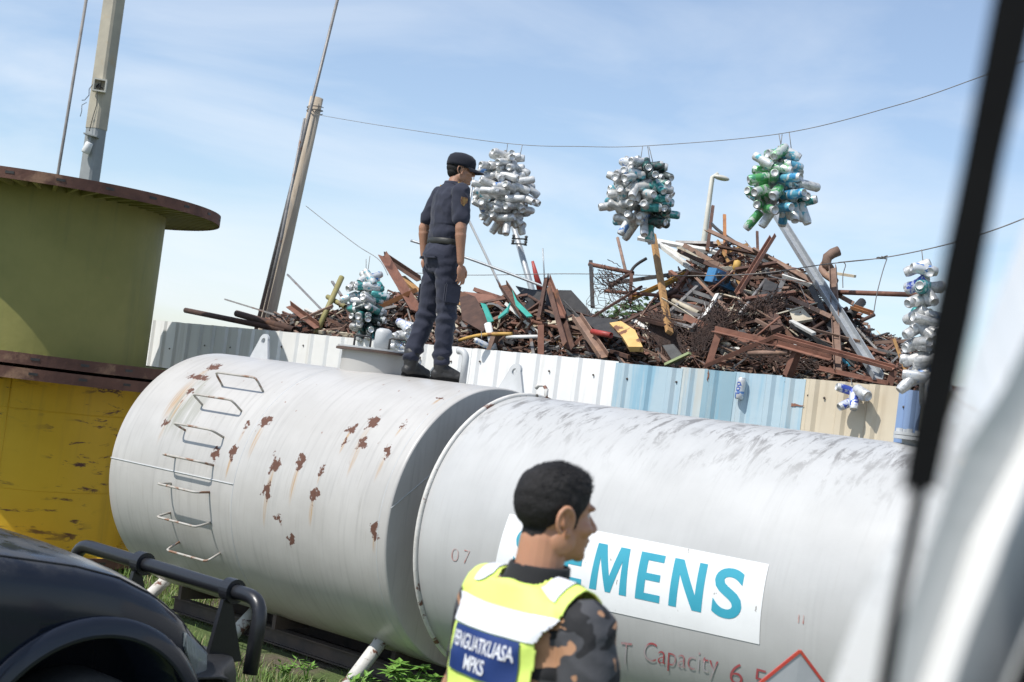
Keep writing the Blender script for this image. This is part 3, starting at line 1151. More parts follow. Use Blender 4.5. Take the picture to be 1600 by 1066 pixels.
def reel(z0, z1, zf, mat, label):
    r = thing('cable_reel', (RC.x, RC.y, z0), label, 'cable reel')
    T_ = Matrix.Translation((RC.x, RC.y, 0))
    th = .105
    mb = MB()
    mb.lathe([(RD_, z0+.02), (RD_, z1-.02)], 96, T_)
    part('drum', mb, mat, r)
    for za, up in ((z0, 1), (z1-th, 0)):
        mb = MB()
        # outer rim hoop with slots, flat plate, radial ribs on the inner side
        mb.lathe([(RF-.012, za), (RF, za), (RF, za+th), (RF-.012, za+th), (RF-.012, za)], 120, T_, smooth=False)
        zp = za+th*.72 if up == 0 else za+.02
        mb.lathe([(.25, zp), (RF-.01, zp), (RF-.01, zp+.012), (.25, zp+.012), (.25, zp)], 96, T_, smooth=False)
        part('flange', mb, M['rust_flange'], r)
        mb = MB()
        nb = 56
        for k in range(nb):
            a = 2*pi*k/nb
            d = V((cos(a), sin(a), 0))
            zr = za+.035 if up == 0 else za+th-.04
            mb.bar(V((RC.x, RC.y, zr))+d*(RD_-.02), V((RC.x, RC.y, zr))+d*(RF-.013), .035, .07)
        o = part('flange_ribs', mb, mat, r)
        o['kind'] = 'stuff'
        mb = MB()
        for k in range(24):
            a = 2*pi*(k+.37)/24
            d = V((cos(a), sin(a), 0))
            tt = V((-sin(a), cos(a), 0))
            c = V((RC.x, RC.y, za+th*.55))+d*(RF)
            mb.slab([c+tt*.04+V((0, 0, .012)), c-tt*.04+V((0, 0, .012)), c-tt*.04-V((0, 0, .012)), c+tt*.04-V((0, 0, .012))], .006, d)
        part('rim_slots', mb, M['black'], r)['kind'] = 'stuff'
    mb = MB()
    for zz in ((.36, .78) if z0 < 1 else ()):
        zq = lerp(z0, z1, zz)
        mb.tube([V((RC.x+cos(a)*(RD_+.001), RC.y+sin(a)*(RD_-.002), zq+.004*noise.noise(V((a*4, zz, 0))))) for a in [2*pi*k/90 for k in range(91)]], .006, 5, caps=False)
    part('plate_seam', mb, mat, r)['kind'] = 'stuff'
    for ang in ((-1.35, .7, 2.2) if z0 < 1 else (-2.4, .9)):
        mb = MB()
        mb.tube([V((RC.x+cos(ang)*(RD_+.001), RC.y+sin(ang)*(RD_+.001), zz)) for zz in (z0+.1, z1-.1)], .006, 5)
        part('plate_seam', mb, mat, r)
    mb = MB()
    mb.lathe([(.25, z0+.03), (.25, z1-.03)], 32, T_)
    part('hub', mb, mat, r)
    return r


reel(.06, 1.865, 0, M['yellow_drum'], 'yellow cable reel with scraped rusty paint, standing under the green one')
reel(1.895, 3.66, 0, M['green_drum'], 'olive green cable reel with rusty flanges stacked on the yellow one')

# ------------------------------------------------------------------ poles at the left
A, B = at(138, 292, 21), at(184, -40, 21)
d = (B-A)/(B.z-A.z)
base = A - d*A.z
pole = thing('concrete_pole', (base.x, base.y, 0), 'square concrete pole with an open junction box and a camera, behind the reels', 'pole')
za = at(149, 202, 21).z
def octa(rx): return [(rx*cos(pi/8+k*pi/4)*1.08, rx*sin(pi/8+k*pi/4)*1.08) for k in range(8)]
sq = lambda h: [(h-.03, -h), (h, -h+.03), (h, h-.03), (h-.03, h), (-h+.03, h), (-h, h-.03), (-h, -h+.03), (-h+.03, -h)]
mb = MB()
mb.section(base, base+d*za, sq(.118), RD(24))
part('lower_shaft', mb, M['concrete_low'], pole)
mb = MB()
mb.section(base+d*za, base+d*(B.z+1.5), sq(.124), RD(24))
part('upper_shaft', mb, M['concrete'], pole)
P = at(156, 134, 20.82)
bx = thing('junction_box', P, 'open grey junction box with loose wires fixed to the concrete pole', 'junction box')
mb = MB()
Q = Matrix.Rotation(RD(12), 3, 'Z')
for (dx, dz, sx_, sz_) in ((-.085, 0, .02, .19), (.085, 0, .02, .19), (0, .085, .15, .02), (0, -.085, .15, .02)):
    mb.box(P + Q @ V((dx, 0, dz)), sx_, .12, sz_, Q)
mb.box(P + Q @ V((0, .05, 0)), .15, .012, .15, Q)
part('box_case', mb, M['lamp_grey'], bx)
mb = MB()
for k in range(5):
    mb.tube([P + Q @ V((random.uniform(-.05, .05), -.01, random.uniform(-.05, .05))) for _ in range(4)], .008, 5)
mb.tube([P+Q @ V((-.1, 0, 0)), P+Q @ V((-.14, -.02, -.08)), P+Q @ V((-.13, -.02, -.17)), P+Q @ V((-.18, -.02, -.25)), P+Q @ V((-.22, -.02, -.26))], .006, 5)
mb.tube([P+Q @ V((-.15, -.02, -.28)), P+Q @ V((-.21, -.02, -.33)), P+Q @ V((-.20, -.02, -.42)), P+Q @ V((-.21, -.02, -.5))], .005, 5)
mb.tube([P+Q @ V((-.02, -.06, -.09)), P+Q @ V((-.0, -.07, -.3)), P+Q @ V((-.03, -.07, -.5)), P+Q @ V((-.05, -.07, -.7))], .006, 5)
part('loose_wires', mb, M['black'], bx)
P = at(137, 228, 20.8)
cm = thing('security_camera', P, 'small white camera on a flat bracket on the concrete pole', 'camera')
mb = MB()
mb.box(P + V((.03, .02, .16)), .2, .16, .02, Matrix.Rotation(RD(6), 3, 'Y'))
mb.bar(P + V((.03, 0, .16)), P+V((.015, 0, .05)), .03, .03)
part('bracket', mb, M['concrete_low'], cm)
mb = MB()
mb.lathe([(0, .085), (.045, .085), (.055, .07), (.062, -.07), (.05, -.085), (0, -.085)], 20, Matrix.Translation(P+V((0, 0, -.03))) @ Matrix.Rotation(RD(16), 4, 'Y'))
part('camera_body', mb, M['plastic_white'], cm)


def stick(name, mats, pts, r, label, cat, n=8, group=None):
    mb = MB()
    mb.tube(pts, r, n)
    return solo(name, mb, mats, label, cat, group)


stick('guy_cable', M['wire'], [at(90, 275, 19.5)+(at(90, 275, 19.5)-at(138, -20, 19.5))*1.9, at(90, 275, 19.5), at(138, -20, 19.5)], .022, 'dark straight cable rising behind the green reel, left of the concrete pole', 'cable')
A, B = at(413, 525, 17.6), at(495, 153, 17.6)
d = (B-A)/(B.z-A.z)
base = A-d*A.z
wp = thing('weathered_pole', (base.x, base.y, 0), 'weathered round brown pole standing behind the white fence', 'pole')
mb = MB()
mb.tube([base, A, A.lerp(B, .5), B], [.095, .09, .086, .083], 20)
part('shaft', mb, M['pole_steel'], wp)
mb = MB()
mb.tube([B+V((0, -.02, .0)) + V((.1*cos(t*.6), .1*sin(t*.6), -.2+.004*t)) for t in range(22)], .006, 5)
part('wire_tie', mb, M['wire'], wp)
stick('thin_mast', M['steel_grey'], [at(400, 515, 17.45), at(468, 240, 17.45), at(531, -15, 17.45)], [.024, .021, .019], 'thin grey mast leaning right, rising just left of the weathered pole', 'mast')
stick('thin_mast', M['steel_grey'], [at(408, 512, 17.3), at(440, 370, 17.3), at(476, 185, 17.3)], [.02, .02, .014], 'dark thin rod tied close against the weathered pole', 'mast')

# ------------------------------------------------------------------ wires
def sag(pts, n=10):
    """smooth curve through pixel/depth points"""
    P = [at(*p) for p in pts]
    out = []
    for i in range(len(P)-1):
        p0, p1, p2, p3 = P[max(i-1, 0)], P[i], P[i+1], P[min(i+2, len(P)-1)]
        for k in range(n):
            t = k/n
            out.append(.5*((2*p1)+(p2-p0)*t+(2*p0-5*p1+4*p2-p3)*t*t+(3*p1-p0-3*p2+p3)*t**3))
    return out+[P[-1]]


YB = (13.9, 12.9, 11.5)
stick('hanging_wire', M['wire'], sag([(488, 178, 17.5), (600, 197, 15.9), (790, 224, YB[0]), (905, 229, 13.3), (1010, 228, YB[1]), (1220, 209, YB[2]), (1400, 165, 10.4), (1530, 121, 9.6), (1640, 80, 9.0)]), .0032, 'long thin upper wire that carries the hanging can bunches', 'wire', 6)
stick('hanging_wire', M['wire'], sag([(478, 322, 17.5), (520, 355, 17), (560, 385, 16.5), (592, 406, 16), (606, 430, 15.8)]), .004, 'thin sagging wire from the weathered pole down to the scrap', 'wire', 6)
stick('hanging_wire', M['wire'], sag([(640, 426, 17), (730, 430, 16.5), (890, 428, 15), (1060, 431, 13), (1180, 428, 12.2), (1290, 413, 11.6), (1385, 402, 11), (1480, 382, 10.4), (1560, 357, 10), (1640, 325, 9.6)]), .0045, 'lower wire running along above the scrap heap to the right', 'wire', 6)
mb = MB()
for k in range(3):
    mb.tube([at(1378+random.uniform(-9, 9), 402+random.uniform(-3, 3), 11) for _ in range(5)], .006, 5)
mb.tube(sag([(1310, 410, 11.3), (1350, 406, 11.1), (1386, 404, 11)], 3), .003, 5)
mb.tube(sag([(1386, 404, 11), (1379, 425, 11), (1370, 460, 11), (1365, 490, 11)]), .004, 5)
mb.tube(sag([(1318, 410, 11.3), (1321, 415, 11.3), (1317, 430, 11.3), (1317, 450, 11.3)]), .004, 5)
solo('wire_knot', mb, M['wire'], 'knot of wire ends hanging from the lower wire right of the heap', 'wire')
stick('antenna_rod', M['galvanised'], [at(720, 412, 15.5), at(740, 275, 15.5)], .012, 'thin grey upright rod rising right behind the standing guard', 'rod')
stick('long_rod', M['rod_white'], sag([(728, 335, 15), (757, 395, 15), (790, 465, 15)]), .013, 'thin white rod slanting down right behind the guard', 'rod')
stick('long_rod', M['galvanised'], sag([(642, 376, 15.2), (735, 405, 15), (860, 452, 14.7)]), .014, 'long thin grey rod sloping down right past the guard at waist height', 'rod')
P0, P1 = at(836, 470, 34), at(802, 352, 34)
up_ = thing('utility_pole', (P0.x, P0.y, 0), 'distant grey utility pole leaning left with dark insulators', 'pole')
d = (P1-P0).normalized()
mb = MB()
mb.tube([P0-d*3, P1], [.095, .07], 10)
part('shaft', mb, M['galvanised'], up_)
for (x, y) in ((812, 374), (811, 382)):
    q = at(x, y, 33.8)
    mb = MB()
    mb.bar(q-V((.14, 0, 0)), q+V((.12, 0, .02)), .035, .035)
    mb.lathe([(0, -.05), (.045, -.05), (.028, 0), (.045, .05), (0, .07)], 8, Matrix.Translation(q+V((.15, 0, .04))))
    mb.lathe([(0, -.05), (.045, -.05), (.028, 0), (.045, .05), (0, .07)], 8, Matrix.Translation(q+V((-.15, 0, .03))))
    part('insulator', mb, M['black'], up_)
stick('red_post', M['red'], [at(845, 455, 16), at(838, 432, 16), at(832, 408, 16)], [.04, .03, .015], 'thin red post standing up behind the dark plates', 'post')
stick('antenna_rod', M['galvanised'], [at(852, 460, 20), at(848, 388, 20)], .010, 'hair-thin upright antenna right of the distant utility pole', 'rod')
P0, P1 = at(1098, 390, 26), at(1113, 277, 26)
sl = thing('street_lamp', (P0.x, P0.y, 0), 'pale street lamp with an oval head behind the top of the heap', 'street lamp')
mb = MB()
mb.tube([V((P0.x-.03, P0.y, 0)), P0, P1, P1+V((.10, 0, .08))], [.07, .052, .042, .036], 12)
part('pole', mb, M['lamp_grey'], sl)
mb = MB()
hc = at(1127, 278, 26)
mb.ell(hc, .155, .09, .05, Matrix.Rotation(RD(6), 3, 'Y'))
part('lamp_head', mb, M['lamp_grey'], sl)

# ------------------------------------------------------------------ scrap heap
def fY(px): return on_fence(px, 560)[0].y


HEAP_TOP = [(270, 505), (300, 495), (440, 490), (500, 482), (545, 476), (600, 452), (650, 450), (700, 462), (760, 462), (820, 455), (880, 462), (905, 475), (930, 492), (985, 492), (1015, 470), (1040, 432), (1060, 410), (1095, 388), (1120, 372), (1150, 372), (1200, 395), (1250, 418), (1290, 450), (1330, 488), (1370, 512), (1420, 528), (1460, 570), (1600, 600)]
FEN_TOP = [(235, 500), (1420, 605), (1600, 621)]


def rim(px): return interp(HEAP_TOP, px)


def ftop(px): return interp(FEN_TOP, px)


def heapY(px, py):
    """depth of the heap's face: just behind the fence at its foot, further back higher up"""
    h = (ftop(px)-py)/170
    return fY(px) + .45 + max(0, h)*1.9


def behind(p, m=.16):
    """slide a point back along its line of sight until it is behind the fence"""
    p = V(p)
    o = V((0, 0, CAMZ))
    e = (p-FA).dot(FN)
    if e <= -m: return p
    d = p-o
    return o + d*(((FA-FN*m)-o).dot(FN)/d.dot(FN))


def piece(kind, mat, p0, p1, size, label=None, shape='bar', cat=None, group=None, tw=None, bend=0, m=.16):
    """one piece of scrap between two world points"""
    mb = MB()
    p0, p1 = behind(p0, m), behind(p1, m)
    tw = random.uniform(0, pi) if tw is None else tw
    wd = size if not isinstance(size, tuple) else size[0]
    ht = size if not isinstance(size, tuple) else size[1]
    nb = 5 if bend else 0
    if shape == 'bar':
        mb.section(p0, p1, [(-wd/2, -ht/2), (wd/2, -ht/2), (wd/2, ht/2), (-wd/2, ht/2)], tw, nb, bend)
    elif shape == 'angle':
        t = max(.006, wd*.1)
        mb.section(p0, p1, [(0, 0), (wd, 0), (wd, t), (t, t), (t, ht), (0, ht)], tw, nb, bend)
    elif shape == 'channel':
        t = max(.006, wd*.09)
        mb.section(p0, p1, [(-wd/2, 0), (wd/2, 0), (wd/2, ht), (wd/2-t, ht), (wd/2-t, t), (-wd/2+t, t), (-wd/2+t, ht), (-wd/2, ht)], tw, nb, bend)
    elif shape == 'pipe':
        if bend:
            a, b = frame(V(p1)-V(p0))
            a = a*cos(tw)+b*sin(tw)
            mb.tube([V(p0).lerp(V(p1), k/8)+a*bend*sin(pi*k/8) for k in range(9)], wd/2, 8)
        else: mb.pipe(p0, p1, wd/2, wd/2*.84, 10)
    elif shape == 'beam':
        t = wd*.09
        h = ht/2
        mb.section(p0, p1, [(-wd/2, -h), (wd/2, -h), (wd/2, -h+t), (t/2, -h+t), (t/2, h-t), (wd/2, h-t), (wd/2, h), (-wd/2, h), (-wd/2, h-t), (-t/2, h-t), (-t/2, -h+t), (-wd/2, -h+t)], tw, nb, bend)
    return solo(kind, mb, M[mat], label, cat or kind.replace('_', ' ').split()[-1], group)


def pp(x0, y0, x1, y1, dy0=0, dy1=0):
    return at(x0, y0, heapY(x0, y0)+dy0-.35), at(x1, y1, heapY(x1, y1)+dy1-.35)


def pw(px, y): return px/FPX*y     # pixel width to metres


# the pieces one can pick out: kind, material, x0, y0, x1, y1, width px, shape, depth shifts, label
NAMED = [
 ('steel_pipe', 'rust_dark', 290, 485, 447, 517, 9, 'pipe', 0, 0, 'long dark maroon pipe sticking out left over the white fence'),
 ('steel_pipe', 'rust_dark', 370, 490, 460, 516, 11, 'pipe', .1, .1, 'short thick maroon pipe beside the weathered pole'),
 ('thin_rod', 'steel_grey', 352, 468, 430, 492, 4, 'bar', .2, .2, 'thin dark rod pointing left above the maroon pipes'),
 ('flat_bar', 'steel_grey', 450, 430, 512, 494, 5, 'bar', .6, .3, 'dark bent strip slanting down right of the weathered pole'),
 ('steel_pipe', 'khaki', 534, 433, 494, 522, 9, 'pipe', -.15, -.1, 'straight yellow-green pipe leaning beside the low can tree'),
 ('steel_pipe', 'khaki', 512, 464, 540, 480, 8, 'pipe', .1, .1, 'short khaki pipe stub behind the yellow-green pipe'),
 ('thin_rod', 'steel_grey', 519, 440, 541, 474, 4, 'bar', .2, .2, 'thin dark rod crossing behind the top of the yellow-green pipe'),
 ('angle_bar', 'rust_red', 600, 402, 652, 488, 11, 'angle', .1, 0, 'reddish angle bar slanting down left of the guard'),
 ('angle_bar', 'rust_dark', 601, 400, 658, 438, 8, 'angle', .12, .3, 'dark bar joined at the tip of the reddish angle bar by the guard'),
 ('steel_beam', 'rust_orange', 596, 482, 652, 456, 11, 'channel', -.1, 0, 'orange rusty channel behind the low can tree'),
 ('wood_batten', 'wood', 629, 434, 660, 462, 9, 'bar', .4, .4, 'short orange batten left of the guard'),
 ('flat_bar', 'rust_brown', 470, 500, 520, 478, 7, 'bar', 0, 0, 'brown flat bar leaning low right of the weathered pole'),
 ('angle_bar', 'rust_red', 455, 478, 500, 512, 9, 'angle', 0, 0, 'reddish angle bar just right of the weathered pole foot'),
 ('steel_beam', 'rust_red', 742, 456, 802, 476, 10, 'channel', .1, .1, 'reddish channel lying on top just right of the guard'),
 ('steel_beam', 'rust_dark', 786, 447, 822, 500, 14, 'channel', -.1, -.2, 'dark channel tilted upright with turquoise plastic on it'),
 ('angle_bar', 'rust_dark', 858, 434, 846, 500, 8, 'angle', -.1, -.2, 'dark upright angle bar, left of the crossing pair'),
 ('angle_bar', 'rust_red', 859, 436, 884, 498, 8, 'angle', -.1, -.2, 'reddish angle bar, right of the crossing pair'),
 ('steel_beam', 'rust_dark', 860, 455, 886, 545, 16, 'channel', -.3, -.4, 'heavy dark beam standing steeply in the middle of the scrap'),
 ('steel_beam', 'rust_brown', 900, 497, 943, 560, 16, 'channel', -.45, -.45, 'brown channel slanting down to the fence left of the ochre panel'),
 ('flat_bar', 'rust_red', 845, 508, 845, 556, 10, 'bar', -.4, -.45, 'reddish upright flat bar at the fence top'),
 ('steel_pipe', 'red', 925, 518, 955, 524, 9, 'pipe', -.3, -.3, 'short red pipe left of the ochre panel'),
 ('steel_pipe', 'rod_white', 762, 506, 772, 548, 12, 'pipe', -.4, -.45, 'white pipe stub by the turquoise plastic'),
 ('steel_pipe', 'rod_white', 792, 527, 845, 526, 6, 'pipe', -.35, -.35, 'thin white pipe lying level over the fence top'),
 ('steel_pipe', 'ochre', 718, 532, 800, 522, 6, 'pipe', -.4, -.4, 'thin orange-yellow hose curving over the fence top'),
 ('wood_batten', 'rust_brown', 765, 552, 776, 520, 14, 'bar', -.45, -.42, 'short brown block behind the lone can on the fence'),
 ('steel_post', 'black', 923, 408, 926, 480, 6, 'bar', .1, 0, 'black upright post of the broken gate frame'),
 ('steel_pipe', 'rust_red', 921, 413, 989, 427, 7, 'pipe', .1, .1, 'rusty top pipe of the broken gate frame'),
 ('steel_post', 'rust_dark', 987, 425, 984, 474, 5, 'bar', .1, .1, 'thin right post of the broken gate frame'),
 ('timber_post', 'wood', 1020, 366, 1046, 520, 10, 'bar', -.2, -.3, 'tall yellow-brown timber standing upright left of the big heap'),
 ('timber_post', 'rust_brown', 965, 372, 979, 430, 5, 'pipe', 4, 4, 'thin pinkish stake standing behind the broken gate frame'),
 ('steel_beam', 'ochre', 985, 470, 1088, 424, 9, 'channel', .3, .3, 'long ochre yellow beam rising right behind the timber'),
 ('steel_beam', 'steel_grey', 952, 446, 1062, 430, 9, 'channel', .5, .5, 'grey channel lying above the ochre beam'),
 ('steel_pipe', 'rust_red', 945, 455, 1085, 466, 6, 'pipe', .1, .1, 'long thin rusty pipe running level behind the timber'),
 ('steel_pipe', 'black', 1010, 404, 985, 428, 5, 'pipe', .1, .1, 'black bent pipe at the right of the broken gate frame'),
 ('steel_pipe', 'rust_dark', 986, 428, 950, 455, 6, 'pipe', .1, .1, 'dark curved pipe below the broken gate frame'),
 ('flat_bar', 'rust_dark', 1002, 448, 906, 508, 6, 'bar', 0, -.2, 'dark bar sloping down left through the wire net'),
 ('timber_plank', 'white_paint', 998, 372, 1128, 396, 9, 'bar', .1, .3, 'long white plank at the top left of the big heap'),
 ('timber_plank', 'white_paint', 1022, 376, 1085, 424, 9, 'bar', .1, .1, 'white slat slanting down under the long white plank'),
 ('timber_plank', 'white_paint', 1036, 384, 1110, 420, 8, 'bar', .1, .1, 'second white slat slanting down under the long white plank'),
 ('timber_plank', 'cream', 1060, 388, 1140, 418, 7, 'bar', .2, .2, 'cream slat close below the white plank'),
 ('steel_beam', 'steel_grey', 1056, 382, 1140, 384, 8, 'channel', .4, .4, 'grey channel along the top of the heap'),
 ('steel_post', 'rust_dark', 1114, 322, 1105, 392, 5, 'bar', .2, .2, 'dark maroon upright at the peak of the heap'),
 ('steel_post', 'rust_orange', 1132, 336, 1133, 400, 5, 'bar', .1, .1, 'thin orange-brown upright at the peak of the heap'),
 ('steel_post', 'rust_dark', 1183, 362, 1184, 392, 4, 'bar', .2, .2, 'short dark stub standing right of the peak'),
 ('steel_pipe', 'black', 1112, 350, 1148, 378, 5, 'pipe', .2, .2, 'black curved pipe at the peak of the heap'),
 ('flat_bar', 'rust_red', 1209, 371, 1154, 460, 10, 'channel', -.3, -.4, 'big reddish bar rising right in the upper middle of the heap'),
 ('angle_bar', 'rust_brown', 1104, 363, 1216, 414, 7, 'angle', -.1, -.1, 'long brown bar sloping down right from the peak'),
 ('angle_bar', 'rust_brown', 1195, 402, 1332, 478, 7, 'angle', -.1, -.1, 'long brown bar continuing down the right slope of the heap'),
 ('angle_bar', 'rust_dark', 1060, 395, 1180, 450, 9, 'channel', -.2, -.3, 'dark brown channel under the white slats'),
 ('steel_beam', 'rust_brown', 1070, 388, 1125, 420, 12, 'channel', -.2, -.2, 'broad light brown channel among the white slats'),
 ('pole_galvanised', 'galvanised', 1203, 322, 1372, 594, 15, 'channel', -.25, -.3, 'long grey galvanised pole leaning across the right of the heap'),
 ('bent_pipe', 'rust_brown', 1292, 408, 1306, 440, 11, 'pipe', -.1, -.1, 'brown bent hook at the top of the tall rusty beam'),
 ('steel_beam', 'rust_brown', 1302, 420, 1311, 582, 12, 'channel', -.3, -.35, 'tall rusty beam standing upright right of the galvanised pole'),
 ('steel_pipe', 'rust_red', 1290, 456, 1436, 461, 8, 'pipe', -.2, -.4, 'level rusty pipe reaching right to the can column'),
 ('steel_pipe', 'black', 1326, 494, 1347, 472, 14, 'pipe', -.2, -.2, 'thick black pipe end on the right slope'),
 ('steel_beam', 'rust_orange', 1332, 482, 1362, 492, 9, 'channel', -.3, -.3, 'short orange channel end on the right slope'),
 ('steel_pipe', 'rust_dark', 1345, 502, 1366, 492, 6, 'pipe', -.3, -.3, 'small dark elbow pipe on the right slope'),
 ('frame_bar', 'rust_red', 1118, 518, 1100, 574, 11, 'angle', -.55, -.55, 'left upright of the reddish frame above the blue sheets'),
 ('frame_bar', 'rust_red', 1117, 518, 1214, 541, 9, 'angle', -.5, -.5, 'top bar of the reddish frame above the blue sheets'),
 ('frame_bar', 'rust_red', 1104, 574, 1213, 528, 10, 'channel', -.6, -.6, 'rising diagonal of the reddish frame'),
 ('frame_bar', 'rust_red', 1211, 527, 1396, 578, 10, 'channel', -.6, -.65, 'long falling bar of the reddish frame'),
 ('frame_bar', 'rust_red', 1246, 546, 1229, 588, 12, 'angle', -.62, -.62, 'middle upright of the reddish frame'),
 ('frame_bar', 'rust_red', 1216, 539, 1300, 562, 8, 'angle', -.5, -.5, 'second bar close under the long falling frame bar'),
 ('frame_bar', 'rust_red', 1280, 578, 1388, 602, 7, 'angle', -.55, -.6, 'low bar of the reddish frame along the beige sheet top'),
 ('frame_bar', 'rust_red', 1391, 577, 1382, 606, 12, 'angle', -.62, -.62, 'right upright of the reddish frame above the beige sheets'),
 ('steel_pipe', 'rust_brown', 1170, 552, 1232, 551, 8, 'pipe', -.35, -.35, 'brown pipe lying level inside the reddish frame'),
 ('timber_plank', 'pale_green', 1040, 570, 1078, 552, 7, 'bar', -.45, -.45, 'pale green batten leaning at the fence top'),
 ('timber_plank', 'white_paint', 1236, 502, 1272, 522, 7, 'bar', -.4, -.4, 'small white batten in the middle of the heap'),
 ('thin_rod', 'white_paint', 1121, 460, 1102, 494, 6, 'bar', -.35, -.35, 'short white stick left of the wire tangle'),
 ('steel_beam', 'cream', 1285, 424, 1336, 432, 7, 'bar', .2, .2, 'cream batten end right of the galvanised pole'),
 ('steel_pipe', 'cream', 1052, 470, 1092, 490, 8, 'pipe', -.2, -.2, 'cream pipe slanting down beside the grey rack'),
 ('steel_beam', 'rust_dark', 1000, 500, 1050, 512, 9, 'channel', -.3, -.3, 'dark channel at the foot of the tall timber'),
 ('steel_beam', 'rust_brown', 1235, 470, 1300, 500, 11, 'channel', -.3, -.3, 'light brown channel left of the galvanised pole'),
 ('timber_plank', 'white_paint', 1160, 392, 1230, 425, 9, 'bar', 0, 0, 'white board near the peak right of the big reddish bar'),
 ('timber_plank', 'cream', 1210, 408, 1262, 432, 8, 'bar', 0, 0, 'cream board on the upper right slope of the heap'),
]
for (k, mm, x0, y0, x1, y1, wpx, shp, d0, d1, lb) in NAMED:
    A, B = pp(x0, y0, x1, y1, d0, d1)
    wd = pw(wpx, (A.y+B.y)/2)
    bend = 0
    if 'curv' in lb or 'hook' in lb or 'bent' in lb and shp == 'pipe': bend = wd*1.3
    piece(k, mm, A, B, (wd, wd*.6) if shp in ('bar', 'channel') else wd, lb, shp, tw=random.uniform(-.5, .5), bend=bend)
# hook end of the tall beam
mb = MB()
A, B = at(1300, 425, heapY(1300, 425)-.45), None
Yh = A.y
mb.tube([at(1297, 422, Yh), at(1291, 412, Yh), at(1293, 402, Yh), at(1301, 396, Yh), at(1311, 392, Yh)], .045, 8)
solo('bent_pipe', mb, M['rust_brown'], 'curled pipe end hooking right above the tall rusty beam', 'pipe')


def plate(name, mat, pts, th, label, cat, dy=0, dys=None):
    mb = MB()
    P = [behind(at(x, y, heapY(x, y)-.35+dy+(dys[i] if dys else 0)), .2) for i, (x, y) in enumerate(pts)]
    c = sum(P, V())/len(P)
    n = (P[1]-P[0]).cross(P[2]-P[0]).normalized()
    P = [p-n*((p-c).dot(n)*.9) for p in P]
    # split in a fan with a slight buckle so light breaks over it
    mb.slab(P, th, n)
    return solo(name, mb, M[mat], label, cat)


plate('steel_plate', 'rust_dark', [(716, 452), (742, 462), (765, 505), (758, 528), (722, 500)], .012, 'big dark rusted plate tilted right behind the guard', 'plate', -.2)
plate('steel_plate', 'rust_red', [(724, 456), (770, 462), (790, 480), (748, 474)], .012, 'reddish folded plate lying on top right of the guard', 'plate', 0)
plate('steel_plate', 'black', [(806, 448), (832, 454), (893, 455), (922, 486), (918, 500), (862, 496), (822, 470)], .01, 'large black sheet lying flat on the middle of the scrap', 'plate', .1)
plate('steel_plate', 'black', [(905, 494), (965, 500), (975, 530), (935, 520)], .01, 'dark sheet left of the ochre panel', 'plate', -.2)
plate('ochre_panel', 'ochre_panel', [(950, 497), (968, 494), (990, 508), (1010, 562), (989, 566), (974, 530)], .05, 'ochre yellow rusting panel leaning on the fence top', 'panel', -.4)
plate('steel_plate', 'steel_grey', [(1036, 540), (1052, 538), (1072, 562), (1058, 574)], .02, 'grey buckled plate right of the ochre panel', 'plate', -.4)
plate('steel_plate', 'cream', [(1233, 486), (1252, 480), (1270, 500), (1240, 505)], .02, 'pale bent sheet in the middle of the heap', 'plate', -.3)
plate('timber_board', 'rust_dark', [(1186, 470), (1210, 478), (1224, 512), (1206, 520)], .04, 'dark brown board standing among the wires', 'board', -.3)
plate('timber_board', 'black', [(1196, 440), (1216, 448), (1204, 480), (1188, 470)], .05, 'dark grey splintered board in the upper heap', 'board', -.3)
plate('steel_plate', 'steel_grey', [(1030, 462), (1085, 440), (1110, 448), (1040, 478)], .02, 'dark grey sheet behind the ochre beam', 'plate', .3)
for k, (pts, lb) in enumerate([([(752, 474), (760, 476), (772, 502), (764, 506), (756, 490)], 'limp turquoise plastic strip hanging left of the tilted channel'),
                              ([(778, 494), (792, 480), (796, 472), (794, 490), (782, 502)], 'turquoise plastic scrap in the middle by the white pipe stub'),
                              ([(800, 452), (808, 470), (832, 494), (824, 498), (806, 478)], 'long turquoise plastic sheet over the tilted channel')]):
    plate('plastic_sheet', 'turquoise', pts, .015, lb, 'plastic', -.45)
# blue machine, orange lamp, grey rack, cyan hoses
c = at(1122, 434, heapY(1122, 434)-.6)
bm_ = thing('machine_case', c, 'blue boxy machine part in the upper left of the heap', 'machine')
Q = Matrix.Rotation(RD(12), 3, 'Y') @ Matrix.Rotation(RD(25), 3, 'Z')
mb = MB()
mb.box(c, .17, .14, .13, Q)
mb.box(c + Q @ V((.0, -.075, .0)), .12, .02, .09, Q)
part('case', mb, M['blue'], bm_)
mb = MB()
mb.box(c + Q @ V((.16, 0, -.03)), .15, .1, .07, Q)
part('motor', mb, M['blue'], bm_)
mb = MB()
for dx in (-.05, .04): mb.box(c + Q @ V((dx, -.09, .0)), .045, .02, .05, Q)
part('opening', mb, M['black'], bm_)
c = at(1151, 418, heapY(1151, 418)-.55)
ol = thing('orange_lamp', c, 'small orange-topped grey spike among the bars', 'lamp')
mb = MB()
mb.lathe([(0, .07), (.03, .06), (.04, .0), (.015, -.05), (0, -.05)], 14, Matrix.Translation(c))
part('orange_top', mb, M['ochre'], ol)
mb = MB()
mb.lathe([(.012, -.05), (.012, -.12), (.035, -.2), (.03, -.36), (0, -.36)], 12, Matrix.Translation(c))
part('grey_shank', mb, M['steel_grey'], ol)
c = at(1060, 486, heapY(1060, 486)-.5)
rk = thing('steel_rack', c, 'grey slatted rack lying aslant left of the wire tangle', 'rack')
for k in range(6):
    A, B = pp(1036+k*9, 500-k*9, 1082+k*7, 512-k*9, -.2, -.2)
    mb = MB()
    mb.bar(A, B, .04, .03)
    part('slat', mb, M['steel_grey'], rk)
